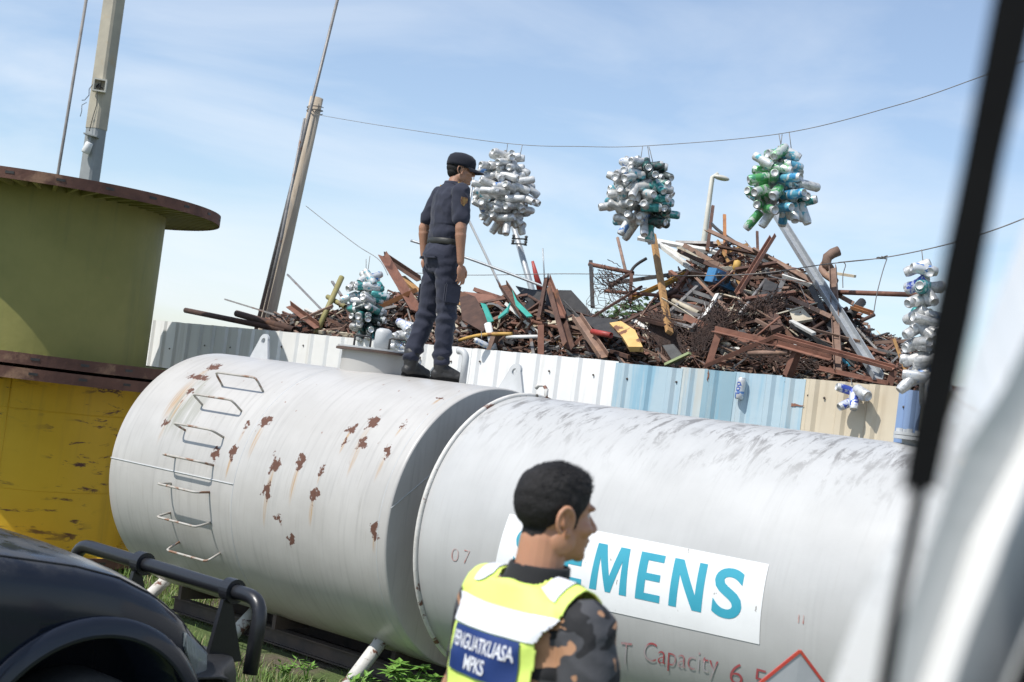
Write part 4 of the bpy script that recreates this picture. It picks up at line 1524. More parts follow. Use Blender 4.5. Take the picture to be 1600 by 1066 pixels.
for (x0, y0, x1, y1) in ((1034, 502, 1090, 450), (1080, 516, 1126, 466)):
    A, B = pp(x0, y0, x1, y1, -.18, -.18)
    mb = MB()
    mb.bar(A, B, .035, .05)
    part('side_rail', mb, M['steel_grey'], rk)
hs = thing('hose_bundle', at(1330, 575, heapY(1330, 575)), 'bundle of cyan hoses by the foot of the galvanised pole', 'hose')
for k in range(5):
    mb = MB()
    y = heapY(1320, 570)-.2
    mb.tube([at(1302+k*2, 552+k*1.5, y), at(1316+k*2.5, 562+k*2, y), at(1330+k*2, 576+k*1.5, y), at(1346+k*2, 592+k, y)], .012, 6)
    part('hose', mb, M['cyan'], hs)
# gate wire net and the tangles of wire
def net(name, quad, nu, nv, label, jit=.02, r=.0035, mat='wirenet'):
    P = [at(x, y, heapY(x, y)-.35+d) for x, y, d in quad]
    f_ = lambda u, v: (P[0]*(1-u)+P[1]*u)*(1-v)+(P[3]*(1-u)+P[2]*u)*v + V((noise.noise(V((u*5, v*5, 1))), noise.noise(V((u*5, v*5, 5))), noise.noise(V((u*5, v*5, 9)))))*jit
    mb = MB()
    for i in range(-nv, nu+nv):
        for sg in (1, -1):
            pts = []
            for k in range(13):
                v = k/12
                u = (i + sg*v*nv*.8 + (nv if sg < 0 else 0)*.8)/nu
                if 0 <= u <= 1: pts.append(f_(u, v))
            if len(pts) > 1: mb.tube(pts, r, 4, caps=False)
    return solo(name, mb, M[mat], label, 'wire net')


net('wire_net', [(928, 418, 0), (986, 430, 0), (984, 492, -.1), (915, 500, -.1)], 9, 8, 'torn chain-link net hanging in the broken gate frame', .09, .0022)


def tangle(name, cx, cy, rx, ry, n, label, r=.006, dy=0, ang=0, mat='wirenet', seed=1):
    rnd = random.Random(seed)
    mb = MB()
    Y = heapY(cx, cy)-.4+dy
    for k in range(n):
        a = ang + rnd.gauss(0, .45)
        t, q = rnd.uniform(-1, 1), rnd.gauss(0, .4)
        x0 = cx + rx*t*cos(ang) - ry*q*sin(ang)
        y0 = cy + rx*t*sin(ang) + ry*q*cos(ang)
        L = rnd.uniform(14, 46)
        dd = rnd.uniform(-.3, .3)
        pts = []
        for i in range(7):
            s_ = (i/6-.5)*L
            wob = 7*noise.noise(V((k*3.1, i*.5, 2)))
            pts.append(behind(at(x0+cos(a)*s_-sin(a)*wob, y0+sin(a)*s_+cos(a)*wob, Y+dd+.15*noise.noise(V((k, i*.4, 7)))), .42))
        mb.tube(pts, r*rnd.uniform(.6, 1.2), 4, caps=False, smooth=False)
    return solo(name, mb, M[mat], label, 'wire tangle')


tangle('wire_tangle', 1150, 498, 74, 20, 460, 'dense tangle of thin rusted wire in the middle of the heap', .0038, -.1, RD(-24), seed=1)
tangle('wire_tangle', 1105, 520, 36, 24, 200, 'loose rusty wire tangle left of the reddish frame', .0038, -.1, RD(-60), 'wirenet', seed=2)
tangle('wire_tangle', 1040, 525, 34, 24, 320, 'dark wire tangle spilling over the fence right of the ochre panel', .0038, -.2, RD(52), seed=3)
tangle('wire_tangle', 968, 452, 34, 26, 60, 'thin wire ends curling inside the broken gate frame', .004, .1, RD(40), seed=4)
tangle('wire_tangle', 1225, 560, 70, 16, 120, 'thin wires strewn inside the reddish frame', .004, -.1, RD(12), 'wirenet', seed=5)

# loose pieces nobody could tell apart
rnd = random.Random(21)
ZONES = [(455, 700, 58, 'left of the guard'), (700, 930, 92, 'right of the guard'), (1000, 1130, 74, 'in the left of the big heap'), (1100, 1300, 160, 'in the big heap'), (1270, 1425, 64, 'on the right slope of the big heap')]
THIN = ('thin_rod', 'bar', [('rust_brown', 'brown'), ('steel_grey', 'grey'), ('rust_red', 'reddish'), ('cream', 'pale'), ('rust_dark', 'dark')], (1.8, 3.4))
KINDS = [THIN, THIN, THIN, ('angle_bar', 'angle', [('rust_red', 'reddish'), ('rust_brown', 'brown'), ('rust_dark', 'dark rusty')], (3, 7)),
         ('flat_bar', 'bar', [('rust_brown', 'brown'), ('rust_dark', 'dark rusty'), ('steel_grey', 'grey'), ('rust_red', 'reddish')], (3, 7)),
         ('steel_pipe', 'pipe', [('rust_red', 'reddish'), ('steel_grey', 'grey'), ('rust_dark', 'dark rusty'), ('rust_brown', 'brown'), ('cream', 'cream')], (3, 7)),
         ('steel_channel', 'channel', [('rust_dark', 'dark rusty'), ('rust_brown', 'brown'), ('rust_red', 'reddish'), ('black', 'black')], (5, 10)),
         ('timber_batten', 'bar', [('white_paint', 'white'), ('cream', 'cream'), ('wood', 'yellow-brown'), ('rust_brown', 'weathered brown')], (4, 7))]
for (xa, xb, n, where) in ZONES:
    i = 0
    while i < n:
        x = rnd.uniform(xa, xb)
        top, bot = rim(x)+4, ftop(x)+6
        if bot-top < 12: continue
        y = top + (bot-top)*rnd.random()**.9
        L = rnd.uniform(26, 120)*(1 if 'big' in where else .8)
        a = rnd.gauss(RD(18), RD(24)) if rnd.random() < .66 else rnd.uniform(RD(-85), RD(85))
        if rnd.random() < .2: a = rnd.gauss(RD(-40), RD(14))
        x0, y0, x1, y1 = x-cos(a)*L/2, y-sin(a)*L/2, x+cos(a)*L/2, y+sin(a)*L/2
        if y0 < rim(x0)-6 or y1 < rim(x1)-8: continue
        if 905 < x0 < 1000 and y0 < 490 or 905 < x1 < 1000 and y1 < 490: continue
        dd = rnd.uniform(-.35, .45)
        d0, d1 = dd+rnd.uniform(-.25, .25), dd+rnd.uniform(-.25, .25)
        kind, shp, cols, wr = rnd.choice(KINDS)
        mm, cn = rnd.choice(cols)
        A, B = pp(x0, y0, x1, y1, d0, d1)
        wd = pw(rnd.uniform(*wr), A.y)
        nm = kind.replace('_', ' ')
        piece(kind, mm, A, B, (wd, wd*rnd.uniform(.3, .7)) if shp in ('bar', 'channel') else wd, 'loose %s %s among others %s' % (cn, nm, where), shp, group='loose %s %ss %s' % (cn, nm, where),
              m=.5, tw=rnd.uniform(0, 3), bend=(wd*rnd.uniform(1, 4) if rnd.random() < .07 else 0))
        i += 1

# the mass of small debris under and behind them
mb = MB()
rnd = random.Random(5)
ms = ['rust_dark', 'rust_brown', 'black', 'rust_red', 'steel_grey', 'cream']
cols_ = list(range(262, 1600, 14))
g0 = []
for px in cols_:
    top = rim(px)+26 + 5*noise.noise(V((px*.03, 0, 0)))
    row = []
    for j in range(9):
        v = j/8
        y = lerp(ftop(px)+60, top, v)
        Y = heapY(px, y) + .35 + .25*noise.noise(V((px*.02, v*4, 3)))
        p = at(px, y, Y)
        row.append(mb.v(p))
    p = at(px, top, heapY(px, top)+1.5)
    row.append(mb.v(p))
    row.append(mb.v((p.x, p.y+1.8, 0)))
    g0.append(row)
mb.mi = 0
for a, b in zip(g0, g0[1:]):
    for j in range(len(a)-1): mb.f([a[j], b[j], b[j+1], a[j+1]])
for k in range(5200):
    x = rnd.uniform(430, 1440)
    top, bot = rim(x)+8, ftop(x)+8
    if bot-top < 8: continue
    y = rnd.uniform(top, bot)
    L = rnd.uniform(8, 58)
    a = rnd.gauss(RD(14), RD(38))
    x0, y0, x1, y1 = x-cos(a)*L/2, y-sin(a)*L/2, x+cos(a)*L/2, y+sin(a)*L/2
    if y0 < rim(x0)+2 or y1 < rim(x1)+2: continue
    A, B = pp(x0, y0, x1, y1, rnd.uniform(.1, .75), rnd.uniform(.1, .75))
    mb.mi = rnd.choices(range(6), (5, 4, 3, 3, 2, 1))[0]
    wd = pw(rnd.choice((rnd.uniform(1.2, 3), rnd.uniform(1.5, 6))), A.y)
    mb.bar(A, B, wd, wd*rnd.uniform(.15, .9), rnd.uniform(0, 3))

o = link('scrap_debris', mb.mesh('scrap_debris', [M[m_] for m_ in ms]))
tag(o, 'mass of small rusty scrap debris filling the heap behind the fence', 'scrap', kind='stuff')

# ------------------------------------------------------------------ drink cans
def can_mats():
    out = {}
    def mk(name, cols, metal, scale=7, sil=(.62, .63, .64)):
        m, nt_, b = base_mat(name)
        t = NT(nt_)
        vec = t.n('TexCoord').outputs['Object']
        oi = t.n('ObjectInfo').outputs['Random']
        add = t.n('VectorMath', operation='ADD')
        cx = t.n('CombineXYZ')
        t.l(t.math('MULTIPLY', oi, 9), cx.inputs[0])
        t.l(t.math('MULTIPLY', oi, 5), cx.inputs[2])
        t.l(vec, add.inputs[0])
        t.l(cx.outputs[0], add.inputs[1])
        n1 = t.noise(add.outputs[0], scale*2.2, 3, .5, .8)
        c = t.mix(t.ramp(n1, .46, .54), cols[0], cols[1])
        if len(cols) > 2: c = t.mix(t.ramp(t.noise(add.outputs[0], scale*3, 2, .5, .4, loc=(4, 4, 4)), .56, .60), c, cols[2])
        t.l(c, b.inputs['Base Color'])
        b.inputs['Metallic'].default_value = metal
        b.inputs['Roughness'].default_value = .42
        t.bump(t.noise(add.outputs[0], 26, 3), b, .35, .01)
        return m
    S = (.60, .60, .59)
    out['lid'] = mk('can_aluminium', ((.68, .68, .67), (.54, .54, .535)), .45)
    out['silver'] = mk('can_silver', (S, (.44, .44, .435), (.68, .67, .64)), .3)
    out['silver_blue'] = mk('can_silver_blue', (S, (.60, .62, .64), (.12, .24, .50)), .25)
    out['silver_teal'] = mk('can_silver_teal', (S, (.62, .64, .64), (.14, .42, .50)), .25)
    out['green'] = mk('can_green', ((.10, .36, .12), (.55, .60, .55), (.08, .30, .16)), .35)
    out['teal'] = mk('can_teal', ((.04, .24, .24), (.10, .38, .36), (.5, .55, .55)), .35)
    out['bluecan'] = mk('can_blue', ((.05, .26, .48), (.14, .42, .56), (.55, .6, .62)), .35)
    out['royal'] = mk('can_royal', ((.06, .10, .42), (.55, .58, .66), (.05, .08, .34)), .35)
    out['dark'] = mk('can_dark', ((.02, .03, .03), (.09, .11, .11), (.02, .10, .09)), .35)
    out['yellow'] = mk('can_yellow', ((.55, .36, .04), (.5, .30, .03), (.12, .2, .14)), .35)
    return out


CM = can_mats()
CANL, CANR = .172, .034
CAN_ME = {}


def can_mesh(kind, crush):
    key = (kind, crush)
    if key in CAN_ME: return CAN_ME[key]
    mb = MB()
    L, r = CANL, CANR
    n = 20
    prof = [(0, -L/2+.012), (r*.62, -L/2+.008), (r*.72, -L/2), (r*.80, -L/2+.002), (r, -L/2+.014), (r, -L/4), (r, 0), (r, L/4), (r, L/2-.024), (r*.93, L/2-.012), (r*.83, L/2-.005), (r*.83, L/2), (r*.77, L/2), (r*.75, L/2-.005), (0, L/2-.005)]
    mb.mi = 0
    rows = mb.lathe(prof, n)
    for fc in mb.bm.faces:
        zc = sum(v.co.z for v in fc.verts)/len(fc.verts)
        rr = max(hypot(v.co.x, v.co.y) for v in fc.verts)
        if zc > L/2-.021 or zc < -L/2+.008 or rr < r*.85: fc.material_index = 1
    if crush:
        for v in mb.bm.verts:
            q = noise.noise(V((v.co.x*30, v.co.y*30, v.co.z*16 + crush*7)))
            s_ = 1 + .42*q*(1-abs(v.co.z)/(L/2)*.6)
            v.co.x *= s_
            v.co.y *= .75+.3*s_ if crush == 2 else s_
            if crush == 2: v.co.z *= .72
    bmesh.ops.remove_doubles(mb.bm, verts=mb.bm.verts, dist=1e-5)
    me = mb.mesh('can', [CM[kind], CM['lid']])
    CAN_ME[key] = me
    return me


def can(parent, kind, pos, axis, spin=0, crush=0, scale=1):
    o = bpy.data.objects.new('can', can_mesh(kind, crush))
    col.objects.link(o)
    o.parent = parent
    q = V(axis).to_track_quat('Z', 'Y').to_matrix().to_4x4()
    o.matrix_local = WM[parent.name].inverted() @ Matrix.Translation(pos) @ q @ Matrix.Rotation(spin, 4, 'Z') @ Matrix.Scale(scale, 4)
    return o


def can_bunch(label, cx, ytop, ybot, Y, wprof, mix, seed, wire=None, group='hanging bunches of drink cans', scale=1.0, step=None, jit=.35):
    """cans strung in tiers round a centre line; wprof: (v, half width in px) down the bunch"""
    rnd = random.Random(seed)
    topP, botP = at(cx, ytop, Y), at(cx, ybot, Y)
    b = thing('can_bunch', (topP.x, topP.y, botP.z), label, 'cans', group=group)
    H = topP.z-botP.z
    scale *= 1.1
    step = step or .084*scale
    nt_ = max(2, int(H/step))
    cnt = 0
    for k in range(nt_):
        v = (k+.5)/nt_
        hw = pw(interp(wprof, v), Y)
        c = topP.lerp(botP, v)
        n = max(3, int(2*pi*max(hw-.03, .03)/(.135*scale)))
        off = rnd.uniform(0, 6.28)
        for i in range(n):
            a = off + 2*pi*i/n + rnd.uniform(-.15, .15)
            rad = V((cos(a), sin(a), 0))
            # back and inner cans of big tiers may be left sparse
            if sin(a) > .55 and rnd.random() < .2: continue
            tl_ = rnd.gauss(-.1, jit)
            tw_ = rnd.choice((-1, 1))*rnd.choice((rnd.uniform(0, .5), rnd.uniform(.7, 2.5)))
            ax = (rad + V((0, 0, 1))*tl_ + V((-sin(a), cos(a), 0))*tw_).normalized()
            if rnd.random() < .5: ax = -ax
            p = c + rad*max(hw-CANL*.42*scale+rnd.gauss(0, .028), .012) + V((0, 0, rnd.gauss(0, .022)))
            kd = mix(rnd, cos(a), v)
            can(b, kd, p, ax, rnd.uniform(0, 6), rnd.choice((0, 0, 0, 0, 1)), scale)
            cnt += 1
            if hw > .11 and rnd.random() < .85:
                can(b, kd, c + rad*(hw*.45), (ax+V((0, 0, rnd.uniform(-.6, .6)))).normalized(), 0, 0, scale)
    for i in range(5 if wprof[0][0] == 0 and H > .4 else 2):      # a few hang loose at the bottom
        a = 2*pi*i/5 + rnd.uniform(-.5, .5)
        hw = pw(interp(wprof, 1), Y)*rnd.uniform(.3, 1.1)
        can(b, mix(rnd, cos(a), .95), botP + V((cos(a)*hw, sin(a)*hw, rnd.uniform(-.06, .05))), V((cos(a)*rnd.uniform(0, .9), sin(a)*rnd.uniform(0, .9), -1)).normalized(), 0, 0, scale)
    # string core and hangers
    mb = MB()
    mb.tube([topP+V((0, 0, .02)), botP+V((0, 0, .08))], .012, 6)
    if wire:
        for (x0, y0, x1, y1) in wire: mb.tube([at(x0, y0, Y), at(x1, y1, Y)], .0035, 5)
    part('string', mb, M['wire'], b)
    return b


def pick(*kw):
    ks, ws = zip(*kw)
    return lambda r: r.choices(ks, ws)[0]


m1 = pick(('silver', 9), ('silver_blue', .5), ('silver_teal', .4))
can_bunch('all silver can bunch hanging on the upper wire just right of the guard', 789, 238, 350, YB[0], [(0, 18), (.12, 30), (.35, 44), (.6, 54), (.85, 46), (1, 28)], lambda r, x, v: m1(r), 11,
          [(793, 225, 791, 245), (816, 227, 812, 246)])
ml, mr = pick(('silver', 4), ('silver_blue', 3), ('silver_teal', 3)), pick(('teal', 4), ('dark', 3), ('silver', 2), ('royal', 1), ('yellow', .35))
can_bunch('can bunch, half silver and half dark teal, hanging in the middle', 1003, 250, 352, YB[1], [(0, 30), (.15, 48), (.5, 58), (.8, 58), (1, 34)], lambda r, x, v: (ml if x < .25 else mr)(r), 23,
          [(1004, 229, 1000, 256), (1012, 229, 1016, 256), (1014, 229, 1022, 262)])
ga, gb = pick(('green', 5), ('silver_teal', 2), ('silver', 1)), pick(('bluecan', 4), ('silver_teal', 3), ('silver', 2), ('teal', 2))
can_bunch('green and blue can bunch hanging at the top of the grey leaning pole', 1217, 232, 338, YB[2], [(0, 18), (.12, 34), (.4, 46), (.7, 58), (1, 40)], lambda r, x, v: (ga if x < .0 else gb)(r), 35,
          [(1222, 210, 1219, 236), (1217, 210, 1222, 236), (1233, 206, 1237, 238)])
mq = pick(('silver', 3), ('silver_teal', 3), ('teal', 4), ('silver_blue', 2))
md = pick(('dark', 7), ('silver', 2), ('teal', 3))
can_bunch('tall narrow can tree standing up behind the fence left of the guard', 572, 425, 522, 14.35, [(0, 16), (.2, 26), (.5, 34), (.8, 30), (1, 22)], lambda r, x, v: (mq if v < .42 else md)(r), 41, [(572, 405, 572, 428), (578, 400, 574, 430)])
m4 = pick(('silver', 6), ('silver_blue', 2), ('royal', 1), ('teal', 1), ('green', .6))
can_bunch('long column of silver cans hanging beside the dark window bar', 1443, 412, 600, 9.85, [(0, 22), (.2, 26), (.7, 32), (1, 34)], lambda r, x, v: m4(r), 57, [(1440, 390, 1443, 416)])
m5 = pick(('silver_blue', 3), ('teal', 2), ('royal', 2), ('silver', 2))
can_bunch('small can bunch hanging on the fence behind the guard\'s legs', 634, 500, 568, 13.4, [(0, 14), (.4, 26), (1, 16)], lambda r, x, v: m5(r), 63, None)


def loose_cans(label, items, off, anchor):
    P, _ = on_fence(*anchor, off)
    b = thing('fence_cans', P, label, 'cans')
    for (x, y, kd, ax, cr, scl) in items:
        p, _ = on_fence(x, y, off)
        can(b, kd, p, (FE*ax[0]+FN*ax[1]+V((0, 0, ax[2]))).normalized(), 1.0, cr, scl)
    mb = MB()
    mb.tube([P + V((0, 0, .02)), on_fence(anchor[0], anchor[1]-14, -.01)[0]], .004, 5)
    part('string', mb, M['wire'], b)


loose_cans('single white and blue can wired upright on the blue sheet', [(1157, 607, 'silver_blue', (.06, 0, 1), 0, 1.0)], .06, (1157, 600))
loose_cans('cluster of four blue and silver cans on the beige sheet', [(1323, 609, 'royal', (-.6, .8, .15), 0, .95), (1347, 614, 'silver', (.9, .4, -.3), 2, 1.25), (1325, 630, 'royal', (-.4, .8, -.5), 0, .95), (1334, 624, 'royal', (.3, .3, -.9), 1, .95)], .12, (1330, 606))
loose_cans('single silver and blue can hanging at the top of the white sheets', [(752, 536, 'silver_blue', (-.6, .7, .3), 0, .8)], .07, (752, 532))

# ------------------------------------------------------------------ people
def skin_mat(name, a, b_):
    m, nt_, b = base_mat(name)
    t = NT(nt_)
    vec = t.n('TexCoord').outputs['Object']
    t.l(t.mix(t.noise(vec, 14, 5), a, b_), b.inputs['Base Color'])
    b.inputs['Roughness'].default_value = .5
    b.inputs['Subsurface Weight'].default_value = .12
    b.inputs['Subsurface Radius'].default_value = (.01, .004, .002)
    t.bump(t.noise(vec, 120, 3), b, .08, .002)
    return m


def cloth_mat(name, a, b_, scale=6, rough=.85, weave=500):
    m, nt_, b = base_mat(name)
    t = NT(nt_)
    vec = t.n('TexCoord').outputs['Object']
    t.l(t.mix(t.ramp(t.noise(vec, scale, 5), .3, .7), a, b_), b.inputs['Base Color'])
    b.inputs['Roughness'].default_value = rough
    b.inputs['Sheen Weight'].default_value = .12
    b.inputs['Specular IOR Level'].default_value = .25
    t.bump(t.noise(vec, 22, 4), b, .25, .008)
    return m


M['skin'] = skin_mat('skin_brown', (.51, .265, .16), (.42, .20, .115))
M['skin_dark'] = skin_mat('skin_tan', (.40, .215, .135), (.32, .16, .10))
M['navy'] = cloth_mat('navy_cloth', (.023, .026, .042), (.033, .036, .056))
M['boot'] = pmat('boot_leather', (.018, .017, .017), (.028, .027, .026), 14, .55, bump=.2)
M['belt'] = pmat('belt_black', (.02, .02, .018), (.03, .03, .026), 20, .5, bump=.1)
M['cap'] = cloth_mat('cap_cloth', (.012, .014, .022), (.018, .02, .03))
M['hair'] = pmat('hair_black', (.008, .007, .007), (.020, .018, .018), 90, .62, bump=.9, bdist=.004, spec=.3)
M['patch_gold'] = pmat('patch_gold', (.35, .22, .07), (.10, .03, .03), 40, .8, bump=0)
M['eye_white'] = pmat('eye_white', (.7, .68, .65), (.66, .64, .6), 5, .3, bump=0)
M['lens_dark'] = pmat('dark_lens', (.01, .01, .012), (.012, .012, .014), 5, .1, bump=0)


def head_shapes(mb, C, F, L, k=1.0, ears=True):
    """head about centre C facing F with left side L"""
    U = F.cross(L)
    Q = Matrix((F, L, U)).transposed()
    p = lambda x, y, z: C + Q @ V((x, y, z))*k
    e = lambda c, r: mb.ell(p(*c), r[0]*k, r[1]*k, r[2]*k, Q, 24, 16)
    e((-.012, 0, .03), (.098, .077, .092))
    e((.028, 0, -.03), (.066, .064, .088))
    e((.045, 0, -.078), (.044, .048, .034))
    e((.074, 0, -.098), (.018, .022, .017))
    mb.capsule(p(.082, 0, .012), p(.108, 0, -.028), .008*k, .013*k, 12)
    e((.100, .012, -.032), (.012, .009, .008))
    e((.100, -.012, -.032), (.012, .009, .008))
    e((.080, 0, .026), (.016, .052, .011))
    e((.088, 0, -.058), (.012, .025, .007))
    e((.085, 0, -.070), (.011, .021, .007))
    for sg in (1, -1):
        e((.055, .045*sg, -.028), (.03, .024, .022))
        e((.0, .056*sg, -.062), (.035, .016, .035))
        if ears:
            A = [p(-.012+.024*cos(t), sg*(.078+.010*sin(t*.5)), -.008+.033*sin(t)) for t in [RD(x) for x in range(-70, 251, 20)]]
            mb.tube(A, .0065*k, 8)
            mb.ell(p(-.006, .071*sg, -.004), .019*k, .006*k, .028*k, Q, 14, 10)
            mb.ell(p(.002, .077*sg, -.038), .010*k, .007*k, .011*k, Q, 12, 8)
            mb.ell(p(.010, .077*sg, -.008), .005*k, .006*k, .008*k, Q, 10, 8)
            mb.tube([p(-.018+.012*cos(t), sg*.0775, -.004+.02*sin(t)) for t in [RD(x) for x in range(-60, 91, 25)]], .0045*k, 8)
    return p, Q


def hand_shapes(mb, wrist, d, palm_n, thumb_side, k=1.0, curl=.5):
    """d: direction wrist -> fingers; palm_n: normal of the palm side; fingers curl towards it"""
    d, palm_n = d.normalized(), palm_n.normalized()
    s_ = d.cross(palm_n).normalized()
    if s_.dot(thumb_side) < 0: s_ = -s_
    Q = Matrix((d, s_, palm_n)).transposed()
    mb.ell(wrist + d*.048*k, .052*k, .039*k, .016*k, Q, 18, 12)
    mb.ell(wrist + d*.06*k, .04*k, .04*k, .015*k, Q, 18, 12)
    for i, (off, L, r) in enumerate(((.029, .072, .0088), (.010, .080, .0092), (-.010, .074, .0088), (-.028, .058, .0078))):
        b = wrist + d*(.088-.004*abs(i-1))*k + s_*off*k
        a = 0
        pts = [b-d*.02*k, b]
        for j, f_ in enumerate((.45, .32, .23)):
            a += curl*(.55+.12*i)*(.8+.3*j)
            pts.append(pts[-1] + (d*cos(a)+palm_n*sin(a) + s_*off*1.5)*L*f_*k)
        mb.tube(pts, [r*1.05*k, r*k, r*.95*k, r*.88*k, r*.72*k], 10)
    b = wrist + d*.025*k + s_*.030*k
    t1 = b + (d*.75+s_*.62+palm_n*.25).normalized()*.042*k
    t2 = t1 + (d*.92+s_*.22+palm_n*.35).normalized()*.030*k
    t3 = t2 + (d*.95+palm_n*.4).normalized()*.022*k
    mb.tube([b-d*.01*k-s_*.01*k, b, t1, t2, t3], [.014*k, .0135*k, .0115*k, .0105*k, .007*k], 10)


def fold(p, k, amp, seed, ax=(1, 1, 1)):
    q = V((p.x*k*ax[0]+seed, p.y*k*ax[1], p.z*k*ax[2]))
    n = noise.noise(q) + .5*noise.noise(q*2.1)
    return amp*(.9*(1-abs(n)*2.2))


# ---- the guard on the tank (local frame: x forward, y left, z up, feet at the origin)
s_man = -1.06
GP, _ = cyl(s_man, -.02, RL)
GZ = GP.z + .0
gd = thing('person', (GP.x, GP.y, GZ), 'guard in navy uniform and dark cap standing on the rusty tank, looking right', 'person', rz=RD(28))
HD = RD(-20)        # head turn against the torso
F_, L_ = V((cos(HD), sin(HD), 0)), V((-sin(HD), cos(HD), 0))
hipz, kneez, ankz = .90, .49, .10
RH, LH = V((0, -.085, hipz)), V((0, .085, hipz))
RA_, LA_ = V((.05, -.105, ankz)), V((-.10, .105, ankz))
RK, LK = V((.045, -.105, kneez)), V((-.02, .105, kneez))
SHR, SHL = V((-.005, -.185, 1.405)), V((-.005, .185, 1.405))
ELR, ELL = V((.0, -.245, 1.13)), V((-.085, .225, 1.14))
WRR, WRL = V((.035, -.245, .885)), V((-.06, .215, .93))
HC = V((.045, 0, 1.595)) + F_*.01


def body_shapes(mb, sleeves=False):
    p, Q = head_shapes(mb, HC, F_, L_, .94)
    mb.capsule(V((.0, 0, 1.40)), HC + F_*-.02 + V((0, 0, -.055)), .062, .054, 18)
    mb.loft([((0, 0, .86), .105, .15), ((0, 0, .95), .112, .155), ((.0, 0, 1.06), .102, .14), ((.005, 0, 1.18), .108, .15), ((.008, 0, 1.3), .115, .165), ((.0, 0, 1.38), .10, .16), ((-.005, 0, 1.43), .07, .11), ((-.005, 0, 1.455), .045, .06)])
    for S, E_, W, sg in ((SHR, ELR, WRR, -1), (SHL, ELL, WRL, 1)):
        mb.capsule(S, E_, .050, .041)
        mb.capsule(E_, W, .042, .027)
        mb.capsule(E_.lerp(W, .2)+V((0, 0, 0)), E_.lerp(W, .55), .043, .034)
    for Hh, K_, A_ in ((RH, RK, RA_), (LH, LK, LA_)):
        mb.capsule(Hh, K_, .082, .056)
        mb.capsule(K_, A_, .054, .04)
    hand_shapes(mb, WRR + (WRR-ELR).normalized()*.02, (WRR-ELR).normalized()*.9+V((.12, 0, -.3)), V((-.25, 1, 0)), V((1, 0, 0)), 1.0, .42)
    hand_shapes(mb, WRL + (WRL-ELL).normalized()*.02, V((.35, -.25, -.9)), V((0, -1, -.2)), V((1, 0, 0)), 1.0, .5)


mb = MB()
body_shapes(mb)
me = remesh(mb, .0046, M['skin_dark'], 'body', 6, .45)
link('body', me, gd, local=True)
# shirt
mb = MB()
mb.loft([((.0, 0, 1.02), .108, .148), ((.0, 0, 1.06), .116, .156), ((.006, 0, 1.18), .124, .168), ((.008, 0, 1.3), .128, .182), ((.0, 0, 1.38), .112, .176), ((-.006, 0, 1.43), .084, .128), ((-.006, 0, 1.465), .064, .075)])
for S, E_, sg in ((SHR, ELR, -1), (SHL, ELL, 1)):
    mb.capsule(V((-.003, .12*sg, 1.40)), S + V((0, 0, -.004)), .062, .066)
    d = (E_-S)
    mb.capsule(S, S + d*.72, .066, .063, 18)
me = remesh(mb, .006, M['navy'], 'shirt', 4)
displace(me, lambda p: fold(p, 9, .008, 3, (1, 1, .8)) + (.004*sin(p.z*60+p.y*14) if p.z < 1.16 else 0))
link('shirt', me, gd, local=True)
mb = MB()
mb.loft([((-.002, 0, 1.445), .068, .072), ((.0, 0, 1.475), .066, .068), ((.002, 0, 1.495), .062, .064), ((.002, 0, 1.495), .054, .056), ((-.0, 0, 1.45), .054, .058)])
part('collar', mb, M['navy'], gd, local=True)
# trousers
mb = MB()
mb.loft([((0, 0, .80), .10, .14), ((-.004, 0, .86), .122, .168), ((-.014, 0, .92), .130, .170), ((-.004, 0, .99), .120, .162), ((0, 0, 1.035), .112, .152)])
for Hh, K_, A_, sg in ((RH, RK, RA_, -1), (LH, LK, LA_, 1)):
    mb.capsule(Hh + V((0, -.0*sg, -.02)), K_, .094, .070, 20)
    mb.capsule(K_, A_ + V((0, 0, .06)), .071, .062, 20)
me = remesh(mb, .0062, M['navy'], 'trousers', 4)


def trouser_fold(p):
    a = fold(p, 8, .009, 1, (1, 1, .9))
    kn = math.exp(-((p.z-.46)/.09)**2) + 1.1*math.exp(-((p.z-.17)/.07)**2) + .7*math.exp(-((p.z-.80)/.07)**2)
    sg = 1 if p.y > 0 else -1
    a += .007*kn*sin(p.z*72 + p.x*16*sg + 2*noise.noise(V((p.x*9, p.y*9, 2))))
    return a


displace(me, trouser_fold)
link('trousers', me, gd, local=True)
mb = MB()
mb.loft([((0, 0, 1.008), .121, .162), ((0, 0, 1.012), .125, .166), ((0, 0, 1.05), .124, .164), ((0, 0, 1.054), .120, .160)], 40)
part('belt', mb, M['belt'], gd, local=True)
mb = MB()
mb.box(V((.127, 0, 1.03)), .012, .055, .04)
part('belt_buckle', mb, M['galvanised'], gd, local=True)
for sg in (-1, 1):
    for (c, d, sx_, sz_) in ((V((-.118, .075*sg, .90)), V((-.95, .35*sg, .05)), .105, .05),):
        mb = MB()
        q = d.to_track_quat('Z', 'Y').to_matrix()
        mb.box(c+d*.006, sx_, sz_, .012, Matrix.Rotation(0, 3, 'Z') @ (d.cross(V((0, 0, 1))).normalized().to_track_quat('X', 'Z').to_matrix()))
        part('pocket_flap', mb, M['navy'], gd, local=True)
    mb = MB()
    K_ = RK if sg < 0 else LK
    Hh = RH if sg < 0 else LH
    cc = Hh.lerp(K_, .62) + V((0, .088*sg, 0))
    mb.box(cc, .13, .03, .15)
    bmesh.ops.bevel(mb.bm, geom=mb.bm.edges[:], offset=.01, segments=2, affect='EDGES')
    part('cargo_pocket', mb, M['navy'], gd, local=True)
